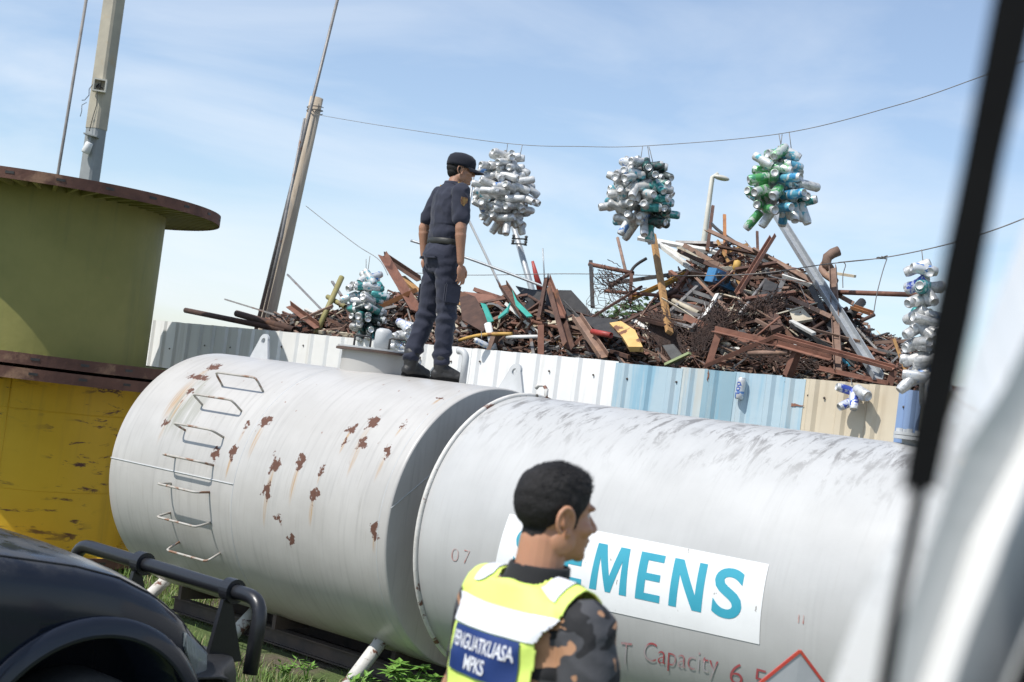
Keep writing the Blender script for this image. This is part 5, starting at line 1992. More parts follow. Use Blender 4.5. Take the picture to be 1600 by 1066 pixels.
# shirt details
mb = MB()
c = SHR.lerp(ELR, .28) + V((-.01, -.0655, 0))
pts = [(-.026, .03), (.026, .03), (.028, .0), (.02, -.022), (0, -.038), (-.02, -.022), (-.028, 0)]
mb.slab([c + V((x, -.004-.1*x*x, z)) for x, z in pts], .006, V((0, -1, 0)))
part('shoulder_patch', mb, M['patch_gold'], gd, local=True)
for sg in (-1, 1):
    mb = MB()
    mb.bar(V((.0, .09*sg, 1.474)), V((-.005, .185*sg, 1.462)), .05, .008, 0)
    part('epaulette', mb, M['navy'], gd, local=True)
    mb = MB()
    mb.bar(V((.0, .155*sg, 1.475)), V((-.003, .168*sg, 1.474)), .052, .009, 0)
    part('epaulette_stripe', mb, M['ochre'], gd, local=True)
# boots
for A_, yaw, sg in ((RA_, RD(-26), -1), (LA_, RD(14), 1)):
    f_ = V((cos(yaw), sin(yaw), 0))
    l_ = V((-sin(yaw), cos(yaw), 0))
    B0 = V((A_.x, A_.y, 0))
    mb = MB()
    mb.capsule(B0 + V((0, 0, .17)), B0 + V((0, 0, .06)), .062, .048, 16)
    mb.capsule(B0 + f_*-.025 + V((0, 0, .045)), B0 + f_*.15 + V((0, 0, .038)), .044, .042, 16)
    mb.capsule(B0 + f_*.02 + V((0, 0, .085)), B0 + f_*.12 + V((0, 0, .05)), .045, .040, 16)
    me = remesh(mb, .006, M['boot'], 'boot', 3)
    for v in me.vertices:
        if v.co.z < .012: v.co.z = .012
    displace(me, lambda p: .002*noise.noise(p*40))
    bo = link('boot', me, gd, local=True)
    mb = MB()
    Q = Matrix((f_, l_, V((0, 0, 1)))).transposed()
    rows = []
    for z in (0, .022):
        row = []
        for i in range(28):
            t = 2*pi*i/28
            x = .062+cos(t)*.135
            yv = sin(t)*.047*(1+.12*cos(t-0.6))
            row.append(mb.v(B0 + Q @ V((x, yv, z))))
        rows.append(row)
    for i in range(28): mb.f([rows[0][i], rows[0][(i+1) % 28], rows[1][(i+1) % 28], rows[1][i]])
    mb.f(rows[0][::-1])
    mb.f(rows[1])
    part('sole', mb, M['rubber'], bo, local=True)
# cap
U_ = V((0, 0, 1))
Qh = Matrix((F_, L_, U_)).transposed()
tilt = Matrix.Rotation(RD(6), 3, L_)
mb = MB()
prof = [(.100, .018), (.102, .04), (.100, .070), (.091, .096), (.066, .115), (.03, .124), (0, .126)]
n = 32
rows = []
for r, z in prof:
    rows.append([mb.v(HC + tilt @ (Qh @ V((r*1.06*cos(2*pi*k/n)-.008, r*.84*sin(2*pi*k/n), z)))) for k in range(n)])
for q0, q1 in zip(rows, rows[1:]):
    for k in range(n): mb.f([q0[k], q0[(k+1) % n], q1[(k+1) % n], q1[k]], True)
me = mb.mesh('cap', M['cap'])
capo = link('cap', evaluated(me, [('SOLIDIFY', dict(thickness=.004, offset=1))]), gd, local=True)
mb = MB()


def brim(u, v):
    a = (u-.5)*RD(132)
    r0 = V((.110*cos(a)-.008, .086*sin(a), .022))
    ext = .075*cos(a*1.15)**.7*v if cos(a*1.15) > 0 else 0
    return HC + tilt @ (Qh @ (r0 + V((ext, 0, -.012*v*v - .02*(sin(a)**2)*v)))), tilt @ U_


mb.sheet(brim, 18, 6, .005)
part('brim', mb, M['cap'], capo, local=True)
mb = MB()
mb.lathe([(0, .006), (.008, .003), (.009, 0)], 10, Matrix.Translation(HC + tilt @ (Qh @ V((-.008, 0, .125)))))
part('button', mb, M['cap'], capo, local=True)
# short hair under the cap
mb = MB()
for (c, r) in (((-.014, 0, .012), (.101, .079, .07)), ((-.05, 0, -.018), (.055, .062, .055))):
    mb.ell(HC + Qh @ V(c), r[0]*.975, r[1]*.97, r[2], Qh, 24, 16)
bm = mb.bm
bmesh.ops.delete(bm, geom=[v for v in bm.verts if (Qh.transposed() @ (v.co-HC)).x > .03 or (Qh.transposed() @ (v.co-HC)).z > .03], context='VERTS')
part('hair', mb, M['hair'], gd, local=True)
# sunglasses
mb = MB()
for sg in (-1, 1):
    mb.ell(HC + Qh @ V((.088, .030*sg, .006)), .006, .024, .017, Qh, 14, 10)
    mb.tube([HC + Qh @ V((.086, .052*sg, .012)), HC + Qh @ V((.06, .074*sg, .012)), HC + Qh @ V((-.002, .080*sg, .012))], .0028, 6)
mb.tube([HC + Qh @ V((.094, -.012, .012)), HC + Qh @ V((.098, 0, .013)), HC + Qh @ V((.094, .012, .012))], .0025, 6)
part('sunglasses', mb, M['lens_dark'], gd, local=True)

# ---- the officer in the foreground, seen from behind
OY = 3.45
K = 1.055
neck = at(838, 905, OY)
OZ = gz(neck.x, OY)
of = thing('person', (neck.x, OY, OZ), 'officer seen from behind in a yellow reflective vest over a camouflage shirt', 'person', rz=RD(40))
K = (neck.z-OZ)/1.475           # body scale that puts the nape where the photograph has it
HD2 = RD(-17)
F2, L2 = V((cos(HD2), sin(HD2), 0)), V((-sin(HD2), cos(HD2), 0))
HC2 = V((.022, 0, 1.622))*K + F2*.012
S_R, S_L = V((0, -.178, 1.395))*K, V((0, .168, 1.395))*K
E_R, E_L = V((.0, -.245, 1.12))*K, V((.03, .222, 1.12))*K
W_R, W_L = V((.12, -.262, .92))*K, V((.16, .20, .91))*K
HS = .955
mb = MB()
hp2, Qh2 = head_shapes(mb, HC2, F2, L2, HS)
mb.capsule(V((.0, 0, 1.40))*K, HC2 + F2*-.026 + V((0, 0, -.06)), .066, .057, 20)
sc_ = lambda rings: [((c[0]*K, c[1]*K, c[2]*K), a*K, b*K) for c, a, b in rings]
mb.loft(sc_([((0, 0, .86), .105, .15), ((0, 0, .95), .112, .155), ((.0, 0, 1.06), .102, .14), ((.005, 0, 1.18), .108, .15), ((.008, 0, 1.3), .115, .165), ((.0, 0, 1.38), .10, .16), ((-.005, 0, 1.43), .07, .11), ((-.005, 0, 1.455), .045, .06)]))
for S, E_, W in ((S_R, E_R, W_R), (S_L, E_L, W_L)):
    mb.capsule(S, E_, .050, .041)
    mb.capsule(E_, W, .043, .028)
    hand_shapes(mb, W + (W-E_).normalized()*.02, (W-E_).normalized()+V((0, 0, -.5)), V((-.1, -1 if S.y > 0 else 1, 0)), V((1, 0, .3)), 1.02, .45)
for sg in (-1, 1):
    mb.capsule(V((0, .09*sg, .90))*K, V((.03, .11*sg, .49))*K, .085, .058)
    mb.capsule(V((.03, .11*sg, .49))*K, V((-.01, .12*sg, .10))*K, .055, .042)
me = remesh(mb, .0031, M['skin'], 'body', 7, .45)
link('body', me, of, local=True)
mb = MB()
head_shapes(mb, HC2, F2, L2, HS, ears=False)
mb.capsule(V((.0, 0, 1.40))*K, HC2 + F2*-.026 + V((0, 0, -.06)), .066, .057, 20)
hm = remesh(mb, .004, M['skin'], 'skull', 4, .45)
head_bvh = BVHTree.FromPolygons([v.co.copy() for v in hm.vertices], [tuple(p.vertices) for p in hm.polygons])
bpy.data.meshes.remove(hm)
for sg in (-1, 1):
    mb = MB()
    mb.ell(hp2(.067, .031*sg, .004), .011, .011, .011, Qh2, 16, 10)
    part('eye', mb, M['eye_white'], of, local=True)

# hair: a shell thickened from the skull, cut along a hairline, faded at the sides
def hairline(q):
    """lower edge of the hair, in head space (x forward, z up), as a function of x"""
    x = q.x
    tab = [(-.12, -.045), (-.085, -.052), (-.06, -.050), (-.045, -.034), (-.030, -.012), (-.018, .020), (.0, .020), (.008, -.022), (.030, -.022), (.036, .012), (.055, .030), (.075, .060), (.09, .074)]
    return interp(tab, x)


mb = MB()
NU, NV_ = 150, 90
c0 = HC2 + Qh2 @ V((-.008, 0, .0))*HS
gridv = {}
for i in range(NU):
    a = 2*pi*i/NU
    for j in range(NV_+1):
        t = pi*.985*(j+.2)/NV_*.80
        d = Qh2 @ V((sin(t)*cos(a), sin(t)*sin(a), cos(t)))
        hit = head_bvh.ray_cast(c0 + d*.35, -d)
        if hit[0] is None: continue
        q = (Qh2.transposed() @ (hit[0]-HC2))/HS
        if abs(q.y) > .0745 and q.z < .03: q.y = .0745*(1 if q.y > 0 else -1)
        edge = q.z - hairline(q) + .006*noise.noise(V((q.x*60, q.y*60, q.z*60)))
        if edge < -.002: continue
        f_ = sm(edge/.055)
        up = sm((q.z-.035)/.06)
        th = .0015 + f_*(.004 + .006*up) + up*(.012*sm((q.x+.0)/.08)) + .003*sm((-q.x-.04)/.05)*f_
        th += (.0022*noise.noise(V((q.x*45, q.y*45, q.z*45))) + .0016*noise.noise(V((q.x*90, q.y*260, q.z*60))))*(.15+f_)
        base = c0 + d*min((hit[0]-c0).length, .125*HS) if False else hit[0]
        rr = (hit[0]-c0).length
        gridv[i, j] = mb.v(c0 + d*(rr+max(th, .0008)*HS))
for i in range(NU):
    for j in range(NV_):
        k4 = [(i, j), ((i+1) % NU, j), ((i+1) % NU, j+1), (i, j+1)]
        if all(k in gridv for k in k4): mb.f([gridv[k] for k in k4], True)
rnd = random.Random(3)
keys = list(gridv)
hv = [(gridv[k].co.copy()) for k in keys]
for k in range(5200):
    p = rnd.choice(hv)
    d = (p-c0).normalized()
    q = (Qh2.transposed() @ (p-HC2))
    up = sm((q.z-.02)/.08)
    fw = Qh2 @ V((.8*up+.1, rnd.gauss(0, .2), rnd.gauss(.1 if up > .5 else -.8, .2)))
    ln = (.004+.007*up)*rnd.uniform(.6, 1.4)
    tip = p + (d*(.10+.28*up)+fw*.9).normalized()*ln
    s_ = d.cross(tip-p).normalized()*.0009
    mb.f([mb.v(p-d*.002-s_), mb.v(p-d*.002+s_), mb.v(tip)])
top = None
part('hair', mb, M['hair'], of, local=True)


# camouflage shirt
def camo():
    m, nt_, b = base_mat('camouflage_cloth')
    t = NT(nt_)
    vec = t.n('TexCoord').outputs['Object']
    n1 = t.noise(vec, 1, 2, .4, 1.2, sc3=(9, 9, 15), loc=(.4, 2.9, 1.2))
    n2 = t.noise(vec, 1, 2, .4, 1.0, sc3=(8, 8, 14), loc=(5, 4, 2))
    c = t.mix(t.ramp(n2, .50, .51), (.012, .012, .014), (.055, .056, .062))
    c = t.mix(t.ramp(n1, .535, .545), c, (.42, .225, .125))
    t.l(c, b.inputs['Base Color'])
    b.inputs['Roughness'].default_value = .8
    t.bump(t.noise(vec, 24, 4), b, .3, .008)
    return m


M['camo'] = camo()
mb = MB()
torso = [((.0, 0, 1.0), .108, .150), ((.0, 0, 1.06), .114, .156), ((.006, 0, 1.18), .122, .168), ((.008, 0, 1.3), .128, .184), ((.0, 0, 1.38), .114, .178), ((-.006, 0, 1.43), .086, .135), ((-.006, 0, 1.468), .066, .082)]
mb.loft(sc_(torso))
for S, E_, sg in ((S_R, E_R, -1), (S_L, E_L, 1)):
    mb.capsule(V((-.003, .12*sg, 1.390))*K, S, .060*K, .064*K)
    mb.capsule(S, S + (E_-S)*1.06, .065*K, .060*K, 20)
me = remesh(mb, .006, M['camo'], 'shirt', 4)
displace(me, lambda p: fold(p, 8, .008, 9) + .004*sin(p.z*55+p.y*30)*math.exp(-((p.z-1.2*K)/.10)**2)*(1 if abs(p.y) > .2 else 0))
link('shirt', me, of, local=True)
mb = MB()
NB = V((-.006, 0, 0))
mb.loft([(V((-.004, 0, 1.440))*K, .085, .092), (V((.0, 0, 1.475))*K, .079, .083), (V((.006, 0, 1.508))*K, .074, .077), (V((.006, 0, 1.512))*K, .070, .073), (V((.004, 0, 1.508))*K, .066, .068), (V((-.002, 0, 1.45))*K, .064, .066)])
me = remesh(mb, .005, M['belt'], 'collar', 2)
M['collar'] = cloth_mat('collar_cloth', (.016, .016, .018), (.026, .026, .028))
me.materials.clear()
me.materials.append(M['collar'])
link('collar', me, of, local=True)
# trousers and boots (out of the picture, but he stands on them)
mb = MB()
mb.loft(sc_([((0, 0, .80), .10, .14), ((-.004, 0, .86), .122, .166), ((-.012, 0, .92), .128, .168), ((-.004, 0, .99), .118, .160), ((0, 0, 1.02), .112, .152)]))
for sg in (-1, 1):
    mb.capsule(V((0, .09*sg, .88))*K, V((.03, .11*sg, .49))*K, .10*K, .076*K, 18)
    mb.capsule(V((.03, .11*sg, .49))*K, V((-.01, .12*sg, .16))*K, .077*K, .064*K, 18)
me = remesh(mb, .009, M['camo'], 'trousers', 4)
link('trousers', me, of, local=True)
for sg in (-1, 1):
    mb = MB()
    a = V((-.01, .12*sg, 0))*K
    mb.capsule(a+V((0, 0, .2)), a+V((0, 0, .06)), .062, .05)
    mb.capsule(a+V((-.03, 0, .05)), a+V((.17, .02*sg, .045)), .05, .046)
    me = remesh(mb, .008, M['boot'], 'boot', 3)
    for v in me.vertices: v.co.z = max(v.co.z, .0)
    link('boot', me, of, local=True)


# vest
def vest_mat():
    m, nt_, b = base_mat('vest_neon')
    t = NT(nt_)
    vec = t.n('TexCoord').outputs['Object']
    c = t.mix(t.noise(vec, 7, 4), (.68, .87, .15), (.76, .93, .22))
    t.l(c, b.inputs['Base Color'])
    b.inputs['Roughness'].default_value = .65
    t.bump(t.noise(vec, 20, 4), b, .2, .01)
    return m


M['vest'] = vest_mat()
mb = MB()
vt = [((.0, 0, .93), .136, .180), ((.0, 0, 1.06), .136, .178), ((.004, 0, 1.18), .138, .182), ((.006, 0, 1.28), .140, .190), ((.002, 0, 1.35), .132, .190), ((-.004, 0, 1.40), .112, .180), ((-.010, 0, 1.442), .088, .150), ((-.012, 0, 1.466), .074, .112)]
mb.loft(sc_(vt), 40, 2.3)
for sg in (-1, 1): mb.capsule(V((-.012, .05*sg, 1.440))*K, V((-.006, .165*sg, 1.415))*K, .05*K, .06*K)
me = remesh(mb, .006, M['vest'], 'vest', 5)
displace(me, lambda p: fold(p, 5, .009, 5) + .003*noise.noise(p*16))
bm = bmesh.new()
bm.from_mesh(me)
dele = []
for v in bm.verts:
    y, z, x = abs(v.co.y)/K, v.co.z/K, v.co.x/K
    # arm holes, neck hole, open front
    if z > 1.17 and y > .168 - .03*sm((z-1.17)/.12) + .035*sm((z-1.36)/.07): dele.append(v)
    elif hypot(x+.0, y) < .085 and z > 1.40 and x > -.075: dele.append(v)
    elif z < .95: dele.append(v)
bmesh.ops.delete(bm, geom=dele, context='VERTS')
bm.to_mesh(me)
bm.free()
me = evaluated(me, [('SOLIDIFY', dict(thickness=.004, offset=0))])
vest = link('vest', me, of, local=True)
vbvh = BVHTree.FromPolygons([v.co.copy() for v in me.vertices], [tuple(p.vertices) for p in me.polygons])
# pixel -> point on the vest (in the officer's frame)
MI = WM[of.name].inverted()


def on_vest(px, py, lift):
    o = MI @ V((0, 0, CAMZ))
    d = (MI.to_3x3() @ ray(px, py)).normalized()
    h = vbvh.ray_cast(o, d)
    if h[0] is None: return None
    n = h[1] if h[1].dot(d) < 0 else -h[1]
    return h[0] + n*lift


def back_pt(y, z, lift):
    """point on the back of the vest at (y, z) of the body frame"""
    h = vbvh.ray_cast(V((-.6, y, z)), V((1, 0, 0)))
    if h[0] is None: return None
    return h[0] + V((-1, 0, 0))*lift


def strip(name, fy, mat, lift, nu=40, nv=8):
    mb = MB()
    g_ = {}
    for i in range(nu+1):
        for j in range(nv+1):
            p = fy(i/nu, j/nv)
            if p is not None: g_[i, j] = mb.v(p)
    for i in range(nu):
        for j in range(nv):
            k4 = [(i, j), (i+1, j), (i+1, j+1), (i, j+1)]
            if all(k in g_ for k in k4): mb.f([g_[k] for k in k4], True)
    return part(name, mb, mat, vest, local=True)


def wrap_pt(a, z, lift):
    """point on the vest at angle a round the body (0 = back, + = wearer's left)"""
    d = V((-cos(a), sin(a), 0))
    h = vbvh.ray_cast(V((0, 0, z)) + d*.5, -d)
    if h[0] is None or (h[0]-V((0, 0, z))).dot(d) < .03: return None
    return h[0] + d*lift


M['reflective'] = pmat('reflective_tape', (.78, .79, .82), (.70, .71, .75), 6, .35, bump=.15)
M['badge_blue'] = pmat('vest_blue_panel', (.012, .035, .15), (.018, .045, .18), 5, .5, bump=.1)
M['badge_white'] = pmat('vest_white_print', (.75, .76, .8), (.66, .67, .72), 8, .5, bump=0)
zt, zb = 1.418*K, 1.360*K
strip('reflective_band', lambda u, v: wrap_pt(lerp(-1.5, 1.5, u), lerp(zb, zt, v), .0045), M['reflective'], 0, 170, 14)
strip('reflective_band', lambda u, v: wrap_pt(lerp(-1.5, 1.5, u), lerp(1.10*K, 1.15*K, v), .0045), M['reflective'], 0, 170, 14)
for sg in (-1, 1):
    def sh(u, v, sg=sg):
        y = sg*lerp(.090, .138, v)*K
        x = lerp(-.062, .05, u)*K
        h = vbvh.ray_cast(V((x, y, 2.2)), V((0, 0, -1)))
        return None if h[0] is None else h[0] + V((-.003, 0, .004))
    strip('shoulder_band', sh, M['reflective'], 0, 26, 6)
bp = strip('name_panel', lambda u, v: back_pt(lerp(.112, -.112, u)*K, lerp(1.258, 1.358, v)*K, .006), M['badge_blue'], 0, 30, 16)
for s_, y0, y1, z0, z1 in (('PENGUATKUASA', .103, -.103, 1.312, 1.345), ('MPKS', .040, -.034, 1.269, 1.302)):
    me_t = text_mesh(s_, 1.0, .018, .94)
    X = [v.co.x for v in me_t.vertices]
    Y_ = [v.co.y for v in me_t.vertices]
    xa, xb, ya, yb = min(X), max(X), min(Y_), max(Y_)
    for v in me_t.vertices:
        p = back_pt(lerp(y0, y1, (v.co.x-xa)/(xb-xa))*K, lerp(z0, z1, (v.co.y-ya)/(yb-ya))*K, .0085)
        v.co = p if p is not None else V((-.15, 0, 1.15))
    me_t.materials.append(M['badge_white'])
    me_t.name = 'panel_lettering'
    link('panel_lettering', me_t, vest, local=True)

# ------------------------------------------------------------------ pickup truck at the lower left
TRZ = RD(48)
TO = V((-2.11, 6.16, gz(-2.1, 6.2)))
tk = thing('pickup_truck', TO, 'dark blue-black pickup truck with a black tubular bull bar, seen at its front corner', 'pickup truck', rz=TRZ)


def paint():
    m, nt_, b = base_mat('truck_paint')
    t = NT(nt_)
    vec = t.n('TexCoord').outputs['Object']
    geo = t.n('NewGeometry')
    sep = t.n('SeparateXYZ')
    t.l(vec, sep.inputs[0])
    c = t.mix(t.noise(vec, 5, 4), (.010, .013, .022), (.014, .018, .030))
    # road dust lying on the bonnet
    d = t.math('MULTIPLY', t.ramp(sep.outputs[2], 1.10, 1.22), t.ramp(t.noise(vec, 7, 6, .65), .36, .62))
    c = t.mix(t.math('MULTIPLY', d, .55), c, (.13, .125, .115))
    t.l(c, b.inputs['Base Color'])
    b.inputs['Roughness'].default_value = .2
    t.l(t.math('ADD', .14, t.math('MULTIPLY', d, .5)), b.inputs['Roughness'])
    b.inputs['Coat Weight'].default_value = .15
    b.inputs['Specular IOR Level'].default_value = .3
    b.inputs['Coat Roughness'].default_value = .08
    return m


M['truck'] = paint()
M['trim'] = pmat('black_trim', (.014, .014, .015), (.02, .02, .021), 30, .5, bump=.1)
M['bar_paint'] = pmat('bar_powder_coat', (.014, .015, .018), (.018, .019, .022), 60, .32, bump=.05)
M['dark_glass'] = pmat('dark_glass', (.01, .011, .012), (.012, .012, .013), 4, .05, bump=0)
m_, nt_, b_ = base_mat('lamp_lens')
b_.inputs['Base Color'].default_value = (.30, .32, .33, 1)
b_.inputs['Roughness'].default_value = .12
b_.inputs['Metallic'].default_value = .35
_t = NT(nt_)
wv = _t.n('TexWave')
wv.inputs['Scale'].default_value = 26
_t.l(_t.n('TexCoord').outputs['Object'], wv.inputs['Vector'])
_t.bump(wv.outputs['Fac'], b_, .6, .01)
M['lens'] = m_
M['tyre'] = pmat('tyre_rubber', (.016, .016, .016), (.024, .024, .023), 16, .85, bump=.3)
M['rim'] = pmat('alloy_rim', (.35, .36, .37), (.28, .29, .3), 10, .35, .6, bump=.1)
# stations along the truck: x, half width, shoulder height, bonnet centre height, bottom height
ST = [(-1.05, .905, 1.235, 1.29, .46), (-.80, .905, 1.222, 1.272, .46), (-.42, .905, 1.195, 1.242, .46), (-.1, .905, 1.155, 1.205, .46), (.10, .90, 1.11, 1.16, .46), (.28, .89, 1.035, 1.10, .46), (.44, .87, .935, 1.03, .47), (.53, .835, .865, .96, .48), (.62, .78, .81, .90, .50), (.70, .70, .77, .85, .52)]


def station(x):
    if x <= ST[0][0]: return ST[0][1:]
    for a, b in zip(ST, ST[1:]):
        if x <= b[0]:
            t = (x-a[0])/(b[0]-a[0])
            return tuple(lerp(p, q, t) for p, q in zip(a[1:], b[1:]))
    return ST[-1][1:]


def sect(x):
    w_, zs, zc, zb_ = station(x)
    h = zs-zb_
    return [(w_*.96, zb_), (w_*.985, zb_+h*.25), (w_, zb_+h*.5), (w_-.004, zb_+h*.72), (w_-.014, zb_+h*.88), (w_-.034, zb_+h*.965), (w_-.075, zs), (w_-.16, lerp(zs, zc, .35)), (w_*.62, lerp(zs, zc, .72)), (w_*.3, lerp(zs, zc, .95)), (0, zc)]


mb = MB()
xs_ = [-1.05+i*(1.75/44) for i in range(45)]
rows = []
for x in xs_:
    pr = sect(x)
    ring = [(y, z) for y, z in pr] + [(-y, z) for y, z in pr[-2::-1]]
    rows.append([mb.v((x, -y, z)) for y, z in ring])
for q0, q1 in zip(rows, rows[1:]):
    for k in range(len(q0)-1): mb.f([q0[k], q0[k+1], q1[k+1], q1[k]], True)
    mb.f([q0[-1], q0[0], q1[0], q1[-1]])
mb.f(rows[0])
mb.f(rows[-1][::-1])
me = mb.mesh('front_body', M['truck'])
cut = MB()
for sg in (-1, 1):
    cut.lathe([(0, sg*.55), (.50, sg*.55), (.50, sg*1.2), (0, sg*1.2)], 48, Matrix.Translation((0, 0, .40)) @ Matrix.Rotation(RD(-90), 4, 'X'))
bmesh.ops.remove_doubles(cut.bm, verts=cut.bm.verts, dist=1e-5)
cme = cut.mesh('cut', M['trim'])
co = bpy.data.objects.new('cut', cme)
col.objects.link(co)
try:
    me = evaluated(me, [('BOOLEAN', dict(operation='DIFFERENCE', solver='EXACT', object=co))])
finally:
    bpy.data.objects.remove(co)
me.name = 'front_body'
body_o = link('front_body', me, tk, local=True)
# arch flares, wheels
for sg in (-1, 1):
    mb = MB()
    def fl(u, v, sg=sg):
        a = lerp(RD(-14), RD(194), u)
        r = lerp(.498, .575, v)
        return V((cos(a)*r, sg*(.905 + .028*(1-v)**.6 + .002), .40+sin(a)*r)), V((0, sg, 0))
    mb.sheet(fl, 40, 5, .012)
    part('arch_flare', mb, M['truck'], tk, local=True)
for (wx, wy) in ((0, -.78), (0, .78), (-3.05, -.78), (-3.05, .78)):
    W_ = thing('wheel', (0, 0, 0), None, None)
    W_.parent = tk
    W_.matrix_world = Matrix()
    W_.matrix_local = Matrix.Translation((wx, wy, .37))
    WM[W_.name] = WM[tk.name] @ Matrix.Translation((wx, wy, .37))
    Rx = Matrix.Rotation(RD(90), 4, 'X')
    mb = MB()
    mb.lathe([(.22, -.12), (.33, -.125), (.36, -.11), (.37, -.08), (.37, .08), (.36, .11), (.33, .125), (.22, .12)], 48, Rx)
    part('tyre', mb, M['tyre'], W_, local=True)
    mb = MB()
    mb.lathe([(0, -.05), (.07, -.06), (.20, -.03), (.22, -.12), (.22, .12), (.20, .03), (.07, .06), (0, .05)], 32, Rx)
    for k in range(6):
        a = 2*pi*k/6
        mb.bar(V((cos(a)*.05, -.075, sin(a)*.05)), V((cos(a)*.21, -.10, sin(a)*.21)), .05, .03)
        mb.bar(V((cos(a)*.05, .075, sin(a)*.05)), V((cos(a)*.21, .10, sin(a)*.21)), .05, .03)
    part('rim', mb, M['rim'], W_, local=True)
# cab and bed behind (mostly outside the picture)
mb = MB()
for (x0, x1, z0, z1, hw) in ((-4.3, -1.05, .46, 1.27, .90),):
    mb.hexa([V((x0, -hw, z0)), V((x1, -hw, z0)), V((x1, hw, z0)), V((x0, hw, z0)), V((x0, -hw+.03, z1)), V((x1, -hw+.03, z1)), V((x1, hw-.03, z1)), V((x0, hw-.03, z1))])
part('rear_body', mb, M['truck'], tk, local=True)
mb = MB()
P = [(-.95, 1.28), (-1.55, 1.82), (-2.55, 1.86), (-2.85, 1.28)]
A_ = [[mb.v((x, sg*(.80 if z > 1.5 else .86), z)) for x, z in P] for sg in (-1, 1)]
for i in range(4): mb.f([A_[0][i], A_[0][(i+1) % 4], A_[1][(i+1) % 4], A_[1][i]])
mb.f(A_[0][::-1])
mb.f(A_[1])
part('cab', mb, M['truck'], tk, local=True)
mb = MB()
mb.slab([V((-1.05, -.74, 1.385)), V((-1.05, .74, 1.385)), V((-1.51, .70, 1.80)), V((-1.51, -.70, 1.80))], .01)
part('windscreen', mb, M['dark_glass'], tk, local=True)
for sg in (-1, 1):
    mb = MB()
    mb.slab([V((-1.25, sg*.845, 1.36)), V((-2.7, sg*.85, 1.36)), V((-2.5, sg*.806, 1.78)), V((-1.6, sg*.806, 1.78))], .012)
    part('side_window', mb, M['dark_glass'], tk, local=True)
for sg in (-1, 1):
    mb = MB()
    mb.tube([V((x, sg*(sect(x)[6][0]), sect(x)[6][1]+.001)) for x in [-1.0+i*.05 for i in range(31)]], .0045, 6)
    part('bonnet_gap', mb, M['trim'], tk, local=True)
# headlights on the front corners
for sg in (-1, 1):
    mb = MB()
    def hl(u, v, sg=sg):
        x = lerp(.43, .63, u)
        zlo, zhi = lerp(.83, .70, u**.7), lerp(.885, .77, u)
        w_, zs, zc, zb_ = station(x)
        z = lerp(zlo-.06*(1-abs(2*u-1)), min(zhi, zs-.01)+.0, v)
        pr = sect(x)
        y = pr[-1][0]
        for (ya, za), (yb, zb2) in zip(pr[:7], pr[1:7]):
            if za <= z <= zb2: y = lerp(ya, yb, (z-za)/(zb2-za))
        y = y if y else w_
        return V((x+.002, sg*(y-.002), z)), V((.45, sg*.9, 0)).normalized()
    mb.sheet(hl, 14, 8, .010)
    part('headlight', mb, M['lens'], tk, local=True)
# steel bumper
mb = MB()
def bp_(u, v):
    y = lerp(-.90, .90, u)
    e = 1-abs(2*u-1)
    x = .62 + .30*sm(e/.45)
    q = [(.0, .40), (.05, .42), (.06, .52), (.06, .60), (.03, .665), (-.02, .675), (-.18, .68)]
    k = min(int(v*6), 5)
    f_ = v*6-k
    a, b = q[k], q[k+1]
    return V((x + lerp(a[0], b[0], f_), y, lerp(a[1], b[1], f_)+.02)), V((.7, 0, .5)).normalized()
mb.sheet(bp_, 40, 12, .012)
part('bumper', mb, M['trim'], tk, local=True)
# bull bar
bb = thing('bull_bar', (0, 0, 0), None, None)
bb.parent = tk
bb.matrix_local = Matrix()
WM[bb.name] = WM[tk.name].copy()


def bend(pts, r, n=6):
    """round off the corners of a polyline"""
    P = [V(p) for p in pts]
    out = [P[0]]
    for a, b, c in zip(P, P[1:], P[2:]):
        d0, d1 = (a-b).normalized(), (c-b).normalized()
        for k in range(n+1):
            t = k/n
            out.append((b+d0*r)*(1-t)**2 + b*2*t*(1-t) + (b+d1*r)*t*t)
    out.append(P[-1])
    return out


BX, BH = .93, .985
mb = MB()
mb.tube(bend([(BX-.03, -.74, .66), (BX, -.72, BH), (BX, .80, BH), (BX-.03, .82, .66)], .10), .034, 14)
part('hoop', mb, M['bar_paint'], bb, local=True)
for yy in (-.50, .22):
    mb = MB()
    mb.lathe([(.036, -.03), (.056, -.03), (.056, .03), (.036, .03)], 24, Matrix.Translation((BX, yy, BH)) @ Matrix.Rotation(RD(90), 4, 'X'), smooth=False)
    for dx in (-.035, .02):
        pass
    mb.hexa([V((BX-.10, yy-.012, .66)), V((BX+.10, yy-.012, .66)), V((BX+.10, yy+.012, .66)), V((BX-.10, yy+.012, .66)), V((BX-.05, yy-.012, BH-.04)), V((BX-.005, yy-.012, BH-.04)), V((BX-.005, yy+.012, BH-.04)), V((BX-.05, yy+.012, BH-.04))])
    part('upright_plate', mb, M['bar_paint'], bb, local=True)

